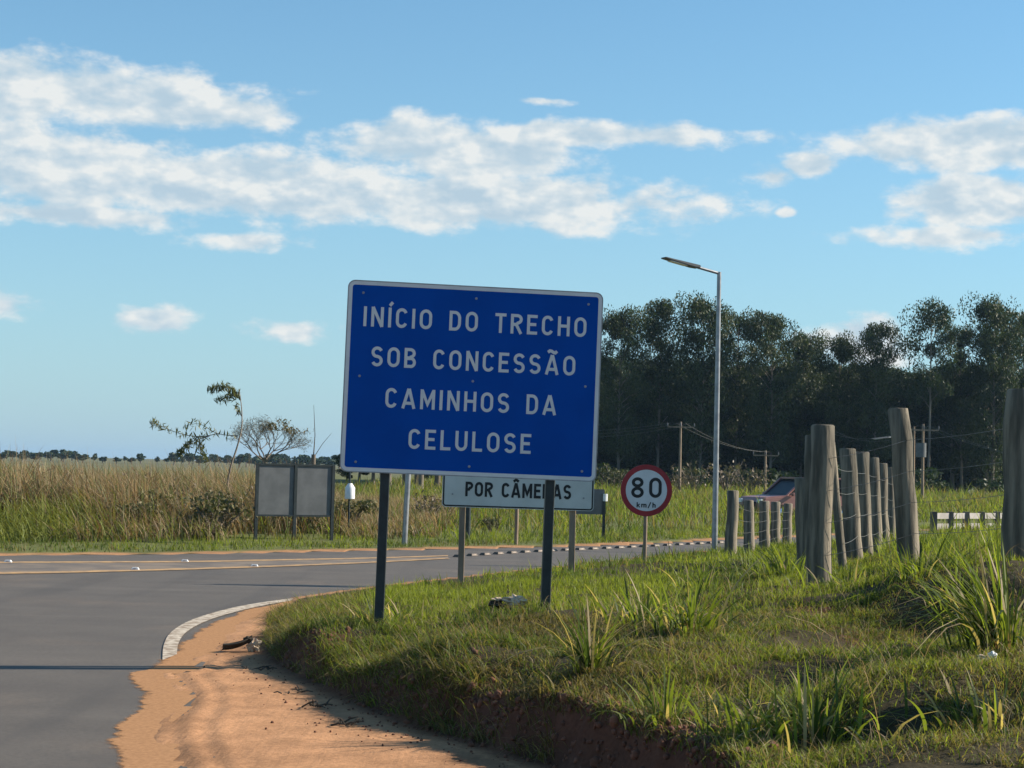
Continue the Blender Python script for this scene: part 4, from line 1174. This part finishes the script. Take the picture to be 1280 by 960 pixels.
# ------------------------------------------------------------------ litter
q = on_land(300, 815)
e = empty('dead_leaf', q, R(4), 'curled dark dead leaf with a pale torn end on the red sand', 'litter')
V = []; F = []
for i in range(9):
    t = i / 8; wd = .10 * math.sin(math.pi * min(1, t * .85 + .12)) * (1 - .2 * t)
    for k in range(5):
        s = k / 4 - .5
        V.append((-.15 + .25 * t, s * wd * 1.6, .012 + .085 * t * t + abs(s) * .10 * (1 - .3 * t) * (1 if k % 2 == 0 else .8)))
for i in range(8):
    for k in range(4): F.append((i * 5 + k, i * 5 + k + 1, (i + 1) * 5 + k + 1, (i + 1) * 5 + k))
me = bpy.data.meshes.new('blade'); me.from_pydata(V, [], F); me.materials.append(MATS['dry_leaf']); o = link('blade', me, e)
so = o.modifiers.new('s', 'SOLIDIFY'); so.thickness = .008
def crumple(name, parent, size, seed, m, loc=(0, 0, 0), sub=3, amp=.45):
    bm = bmesh.new(); bmesh.ops.create_icosphere(bm, subdivisions=sub, radius=1.0)
    rd = random.Random(seed); off = [Vector((rd.uniform(-3, 3), rd.uniform(-3, 3), rd.uniform(-3, 3))) for _ in range(2)]
    from mathutils import noise as mn
    for v in bm.verts:
        k = 1 + amp * mn.noise(v.co * 1.7 + off[0]) + amp * .6 * mn.noise(v.co * 4.0 + off[1])
        v.co = Vector((v.co.x * size[0] * k, v.co.y * size[1] * k, v.co.z * size[2] * k))
    me = bpy.data.meshes.new(name); bm.to_mesh(me); bm.free()
    return (lambda o: (setattr(o, 'location', loc), o)[1])(link(name, me, parent, m))
crumple('torn_end', e, (.045, .04, .05), 5, 'pale_scrap', (.12, 0, .06), amp=.9)
crumple('knob', e, (.035, .03, .035), 6, 'dry_leaf', (.075, .01, .105), amp=.9)
q = on_land(634, 762)
e = empty('litter_bundle', q + Vector((0, 0, .02)), R(0), 'crumpled pale and dark litter lying in the grass by the right sign post', 'litter')
crumple('wrapper', e, (.085, .05, .035), 8, 'pale_scrap', (.07, 0, .05), amp=1.0)
crumple('wrapper', e, (.06, .04, .03), 9, 'dry_leaf', (-.09, 0, .02), amp=1.0)
crumple('scrap', e, (.04, .03, .012), 10, 'pale_scrap', (-.08, 0, .06), amp=1.0)
q = on_land(1240, 828)
e = empty('litter_scrap', q, 0, 'white scrap of litter at the foot of the big right grass tuft', 'litter')
crumple('wrapper', e, (.022, .018, .028), 12, 'white_plastic', (0, 0, .03), amp=.9)
crumple('scrap', e, (.03, .03, .02), 13, 'pale_scrap', (-.06, 0, .02), amp=.6)
def twigs(px, py, n, label, seed, spread=.12):
    rd = random.Random(seed); q = on_land(px, py)
    e = empty('twig_clump', q, 0, label, 'twigs')
    for k in range(n):
        a = rd.uniform(0, 6.28); L = rd.uniform(.04, .11); c = Vector((rd.uniform(-1, 1) * spread, rd.uniform(-1, 1) * spread * .8, .012))
        dv = Vector((math.cos(a), math.sin(a), rd.uniform(0, .5))) * L
        MB().tube([c, c + dv * .5 + Vector((0, 0, .01)), c + dv], [.006, .006, .003], 5).build('twig', 'dry_leaf', e)
twigs(318, 838, 8, 'dark twigs at the bank foot beside the thin shadow line', 1)
twigs(395, 885, 9, 'dark root bits on the sand below the bank', 2, .10)
twigs(428, 908, 10, 'clump of dark plant bits lowest on the sand', 3, .08)
twigs(365, 868, 7, 'fine dark plant bits on the sand under the grass tip', 4, .10)
# crumbled clods along the broken bank edge and loose crumbs on the sand
g = np.random.default_rng(77)
bm = bmesh.new(); bmesh.ops.create_icosphere(bm, subdivisions=1, radius=1.0)
iv = np.array([v.co[:] for v in bm.verts]); it = np.array([[v.index for v in f.verts] for f in bm.faces]); bm.free()
path = np.array(smooth_path(bank_front[2:], 60))
Vs = []; Ts = []; off = 0
for k in range(1500):
    t = g.uniform(0, 1) ** .7; p = path[int(t * (len(path) - 1))]
    dn = abs(g.normal()) * .16 if k < 1000 else -abs(g.normal()) * .30
    x = p[0] + dn + g.normal() * .04; y = p[1] + g.normal() * .10 + dn * .3
    r = g.uniform(.008, .024) if k < 1000 else g.uniform(.003, .010)
    if k < 60: r *= 1.7
    z = land1(x, y) if False else None
    Vs.append((x, y, r))
arr = np.array(Vs); zz = land(arr[:, 0], arr[:, 1])
allV = []; 
for (x, y, r), z in zip(Vs, zz):
    sc = g.uniform(.7, 1.3, 3) * r
    v = iv * (1 + g.uniform(-.22, .22, (len(iv), 1))) * sc + np.array([x, y, z + r * .35]); allV.append(v); Ts.append(it + off); off += len(iv)
o = link('soil_clods', np_mesh('soil_clods', np.concatenate(allV), tris=np.concatenate(Ts), m='clod'))
tag(o, 'red crumbled soil clods along the broken edge of the bank', 'soil', kind='stuff')

# ------------------------------------------------------------------ grass
def in_view(x, y, z, m=0.04):
    vx = x * _RT.x + y * _RT.y + (z - CAM_Z) * _RT.z; vz = x * _F.x + y * _F.y + (z - CAM_Z) * _F.z; vy = x * _UP.x + y * _UP.y + (z - CAM_Z) * _UP.z
    return (np.abs(vx / vz) < 640 / FPX + m) & (vy / vz > -480 / FPX - m)
GREEN = np.array([0.098, 0.130, 0.028]); LIME = np.array([0.23, 0.26, 0.042]); DRY = np.array([0.235, 0.185, 0.085]); DARKG = np.array([0.050, 0.072, 0.020]); TAN = np.array([0.40, 0.30, 0.17]); BROWN = np.array([0.15, 0.10, 0.055])
def lawn(name, xr, yr, n, hfun, wfun, label, dryness=.35, region=None, seed=1, segs=2, lime=.2, m=None, bend=.55, toward=None):
    g = np.random.default_rng(seed)
    x = g.uniform(*xr, n * 2); y = g.uniform(*yr, n * 2)
    # clumps
    cx = x + (fbm(x * 3, y * 3, seed + 3, 2) - .5) * .25; cy = y + (fbm(x * 3 + 9, y * 3, seed + 4, 2) - .5) * .25
    keep = region(cx, cy) & (g.uniform(0, 1, len(cx)) < 0.12 + 1.1 * sstep(fbm(cx * 1.8, cy * 1.8, 90, 4), .30, .58) * (.45 + .9 * sstep(fbm(cx * 7, cy * 7, 92, 2), .3, .6)))
    x = cx[keep][:n]; y = cy[keep][:n]
    z = land(x, y)
    k = in_view(x, y, z, .06); x, y, z = x[k], y[k], z[k]
    n = len(x)
    pn = fbm(x * .9, y * .9, 95, 3); pl = fbm(x * .6 + 4, y * .6, 97, 3)
    dr = np.clip(dryness + (pn - .5) * 1.6, .05, .95)
    u = g.uniform(0, 1, n); base = np.where((u < dr)[:, None], DRY * g.uniform(.35, 1.15, n)[:, None], GREEN * g.uniform(.7, 1.35, n)[:, None])
    lm = (g.uniform(0, 1, n) < lime * 2 * sstep(pl, .42, .62)); base = np.where(lm[:, None], LIME * g.uniform(.6, 1.1, n)[:, None], base)
    h = hfun(x, y) * g.lognormal(0, .35, n) * (.6 + .9 * fbm(x * 2.2, y * 2.2, 99, 3)); wd = wfun(x, y) * g.uniform(.7, 1.4, n)
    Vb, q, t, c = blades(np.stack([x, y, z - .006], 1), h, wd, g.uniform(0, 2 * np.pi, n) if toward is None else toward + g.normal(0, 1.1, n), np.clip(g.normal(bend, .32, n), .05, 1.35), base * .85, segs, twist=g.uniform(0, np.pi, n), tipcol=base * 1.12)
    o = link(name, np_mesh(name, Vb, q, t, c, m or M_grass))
    tag(o, label, 'grass', kind='stuff')
    return n
def bank_region(x, y): return sdist(BANK, x, y) + np.where(y < 18, (fbm(x * 2.6, y * 2.6, 40, 4) - 0.5) * 0.22, 0) > np.where(y < 16, .10, .25)
lawn('short_grass', (-2.6, 4.6), (7.3, 14.0), 150000, lambda x, y: .052 + 0 * x, lambda x, y: .0062 + 0 * x, 'short dry olive grass matted over the near bank', .54, bank_region, 1, 3, .26, bend=.85)
lawn('short_grass', (-3.0, 8.0), (14.0, 24.0), 110000, lambda x, y: .068 + 0 * x, lambda x, y: .0080 + 0 * x, 'green short grass between the blue sign and the highway', .26, bank_region, 2, 2, .65)
lawn('short_grass', (-3.5, 22.0), (24.0, 47.0), 80000, lambda x, y: .09 + 0 * x, lambda x, y: .013 + 0 * x, 'far green grass around the speed limit sign and small fence', .18, bank_region, 3, 2, .5)
_g, _l = GREEN, LIME
GREEN = np.array([.30, .22, .12]); LIME = TAN
lawn('dead_stems', (-2.4, 4.8), (7.4, 16.0), 7000, lambda x, y: .13 + 0 * x, lambda x, y: .0042 + 0 * x, 'loose straw coloured dead stems strewn through the bank grass', .5, bank_region, 9, 4, .3, m=M_dry, bend=.95)
GREEN, LIME = _g, _l
# longer matted grass at the left tip of the bank
def tip(x, y):
    s = sdist(BANK, x, y); return (s > -.04) & (s < .9) & (y < 20.5) & (y > 9.5) & (x < .3)
lawn('bank_fringe', (-2.8, .5), (9.5, 20.5), 46000, lambda x, y: .105 + 0 * x, lambda x, y: .0075 + 0 * x, 'thick grass fringe hanging over the bank edge', .66, tip, 4, 3, .05, bend=.95, toward=3.7)
# the lit tall grass behind the leaning post
def litreg(x, y): return (sdist(BANK, x, y) > .8) & (x > (1105 - 640) / FPX * y)
lawn('sunlit_grass', (3.0, 17.0), (17.3, 34.0), 52000, lambda x, y: .20 + 0 * x, lambda x, y: .011 + 0 * x, 'tall lime green sunlit grass beyond the leaning fence post', .12, litreg, 5, 3, 1.2)
# verge beyond the highway: mown strip, then the tall dry grass at left, rough grass at right
def verge(lo, hi): return lambda x, y: (lambda s: (s < -lo) & (s > -hi) & (y > 24))(sdist(ROAD, x, y))
lawn('mown_verge', (-16, 16), (29, 62), 90000, lambda x, y: .10 + .05 * (x > -1), lambda x, y: .016 + 0 * x, 'mown green verge strip along the far side of the highway', .12, verge(.45, 3.6), 6, 2, .3)
lawn('rough_verge', (-9, 42), (36, 138), 110000, lambda x, y: .22 + .0022 * y, lambda x, y: .012 + .00035 * y, 'rough knee high grass on the far verge below the trees', .50, verge(3.2, 90), 7, 3, .3)
def tall_dry():
    g = np.random.default_rng(8); n = 78000
    x = g.uniform(-20, -1.6, n * 2); y = g.uniform(31, 62, n * 2)
    s = -sdist(ROAD, x, y)
    edge = 3.0 + (fbm(x * .5, y * .5, 120, 3) - .5) * 1.2
    edge = edge + 1.7 * ((x / y > -.158) & (x / y < -.092))
    k = (s > edge) & (g.uniform(0, 1, len(x)) < .25 + fbm(x * 1.1, y * 1.1, 121, 3)) & (g.uniform(0, 1, len(x)) < np.where(s < 8, 1, .55))
    x, y, s = x[k], y[k], s[k]
    z = land(x, y); k = in_view(x, y, z, .03); x, y, z, s = x[k][:n], y[k][:n], z[k][:n], s[k][:n]; n = len(x)
    left = sstep(-(x / y) + .05 * (fbm(x * .6, y * .6, 131, 3) - .5), .215, .26) * (s < 6.5)               # fresh green patch at the far left
    rise = sstep(s, 2.6, 6.0)
    right = 1 - sstep(x / y, -.12, -.085)
    h = (.46 + .98 * rise) * (1 - .40 * left) * (.50 + .85 * fbm(x * .45, y * .45, 122, 4)) * (.45 + .55 * right) * g.uniform(.7, 1.15, n)
    u = g.uniform(0, 1, n); pn = fbm(x * .6, y * .6, 123, 3)
    base = np.where((u < .52)[:, None], TAN * np.array([1.0, 1.0, 1.0]) * g.uniform(.40, 1.1, n)[:, None], np.where((u < .52 + .40 * pn)[:, None], BROWN * g.uniform(.7, 1.3, n)[:, None], (GREEN * .9 + .025) * g.uniform(.8, 1.4, n)[:, None]))
    gr = g.uniform(0, 1, n) < left * .85 + .25 * (1 - rise)
    base = np.where(gr[:, None], (LIME * .55 + GREEN * .5) * g.uniform(.7, 1.2, n)[:, None], base)
    ang = np.pi + g.normal(0, .9, n) + 2.5 * (fbm(x * .8, y * .8, 126, 2) - .5); wild = g.uniform(0, 1, n) < .3; ang = np.where(wild, g.uniform(0, 6.28, n), ang)
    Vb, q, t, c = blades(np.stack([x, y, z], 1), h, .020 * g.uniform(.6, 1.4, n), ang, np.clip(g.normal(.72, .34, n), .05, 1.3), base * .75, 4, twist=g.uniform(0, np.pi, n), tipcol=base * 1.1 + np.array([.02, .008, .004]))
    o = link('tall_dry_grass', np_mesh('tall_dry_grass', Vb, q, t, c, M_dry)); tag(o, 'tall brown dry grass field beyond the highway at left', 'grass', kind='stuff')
tall_dry()
# broad-bladed tufts, each one a plant
def tuft(px, py, n, h, label, seed, bias=None, pale=.2, wd=.017, spread=.07, dark=.3, long=()):
    g = np.random.default_rng(seed); q = on_land(px, py)
    e = empty('grass_tuft', q, 0, label, 'grass tuft'); n = int(n * 2.0); wd *= 1.2; h *= 1.18; spread *= 1.35
    ang = g.uniform(0, 2 * np.pi, n) if bias is None else bias + g.normal(0, 1.0, n)
    r = np.abs(g.normal(0, spread, n)); root = np.stack([np.cos(ang) * r, np.sin(ang) * r, np.full(n, -.02)], 1)
    u = g.uniform(0, 1, n)
    base = np.where((u < pale)[:, None], TAN * 1.15 * g.uniform(.7, 1.1, n)[:, None], np.where((u < pale + dark)[:, None], DARKG * g.uniform(.9, 1.4, n)[:, None], (GREEN * .6 + LIME * .55) * g.uniform(.6, 1.2, n)[:, None]))
    hh = h * g.uniform(.25, 1.12, n); bd = np.clip(g.normal(.74, .36, n), .06, 1.35)
    for k, (a, L, b) in enumerate(long): ang[k] = a; hh[k] = L; bd[k] = b
    Vb, qd, t, c = blades(root, hh, wd * g.uniform(.6, 1.25, n), ang, bd, base * .9, 5, twist=np.pi / 2 + g.normal(0, .7, n), tipcol=base * 1.1)
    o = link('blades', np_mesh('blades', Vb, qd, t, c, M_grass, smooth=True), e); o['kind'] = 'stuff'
    m = max(14, n // 3); a2 = g.uniform(0, 2 * np.pi, m)
    Vb, qd, t, c = blades(np.stack([np.cos(a2) * spread, np.sin(a2) * spread, np.full(m, -.02)], 1), h * g.uniform(.12, .3, m), .012 * np.ones(m), a2, np.clip(g.normal(.9, .2, m), .3, 1.3), np.tile(DRY * .8, (m, 1)), 3)
    o = link('dead_base', np_mesh('dead_base', Vb, qd, t, c, M_dry), e); o['kind'] = 'stuff'
tuft(738, 838, 46, .40, 'upright grass tuft with bleached outer blades left of centre on the bank', 401, pale=.32, long=((2.3, .52, .45), (1.9, .56, .2), (1.0, .48, .35)))
tuft(862, 790, 70, .42, 'big green grass tuft with one long dark blade reaching right', 402, pale=.14, spread=.14, long=((.35, .85, .75), (.5, .75, .62), (.7, .6, .4)))
tuft(800, 782, 60, .34, 'wide grass tuft left beside the biggest green tuft', 403, pale=.22, spread=.18)
tuft(832, 900, 36, .26, 'small bright green tuft at the crumbling bank edge', 404, pale=.08, spread=.10)
tuft(1018, 925, 70, .36, 'grass tuft with pale upright blades low at the bank edge right of centre', 405, pale=.26, spread=.16, long=((.5, .62, .55), (.6, .55, .5), (1.6, .42, .1), (1.7, .40, .15)))
tuft(935, 918, 44, .24, 'low lime green tuft by the red clods at the bottom', 406, pale=.12, spread=.15)
tuft(1262, 812, 110, .62, 'large arching grass tuft at the right edge with drooping dark blades', 407, bias=2.7, pale=.22, spread=.13, long=((3.05, .95, .85), (2.9, .9, .95), (3.3, .8, .9)))
tuft(1200, 760, 40, .34, 'grass tuft between the leaning post and the right edge tuft', 408, pale=.2, spread=.14, bias=2.2)
tuft(468, 782, 26, .30, 'pale spiky tuft at the foot of the left blue sign post', 409, pale=.5, bias=2.5, long=((2.6, .42, .5), (2.2, .38, .3)))
tuft(500, 776, 24, .20, 'low pale green tuft just right of the left blue sign post', 410, pale=.35, spread=.1)
tuft(950, 716, 60, .36, 'bright green grass clump before the small mossy fence posts', 411, pale=.04, spread=.28, dark=.1)
tuft(985, 722, 70, .40, 'bright green grass clump left of the thickest fence post', 412, pale=.04, spread=.28, dark=.1)
tuft(1150, 722, 40, .34, 'green tuft at the foot of the leaning fence post', 413, pale=.1, spread=.12)
tuft(1060, 738, 40, .26, 'green tuft right at the foot of the thickest fence post', 414, pale=.15, spread=.16)
tuft(880, 738, 40, .28, 'loose green tuft on the bank below the street lamp', 415, pale=.08, spread=.24, dark=.15)
tuft(1250, 900, 50, .22, 'short dry tuft at the lower right corner', 416, pale=.45, spread=.2)

# ------------------------------------------------------------------ air
m_ = bpy.data.materials.new('haze_air'); m_.use_nodes = True
t = NT(m_.node_tree)
pv = t.n('ShaderNodeVolumePrincipled'); pv.inputs['Color'].default_value = (.45, .70, 1.0, 1); pv.inputs['Density'].default_value = 0.00013; pv.inputs['Anisotropy'].default_value = 0.2
o_ = t.n('ShaderNodeOutputMaterial'); t.l(pv.outputs[0], o_.inputs['Volume'])
hx0, hx1, hy0, hy1 = gx.min() - 20, gx.max() + 20, min(gy.min(), -60) - 20, gy.max() + 20
hz = MB().box(((hx0 + hx1) / 2, (hy0 + hy1) / 2, 14), (hx1 - hx0, hy1 - hy0, 34)).build('haze', m_)
tag(hz, 'thin pale air haze over the whole place', 'haze', kind='stuff')
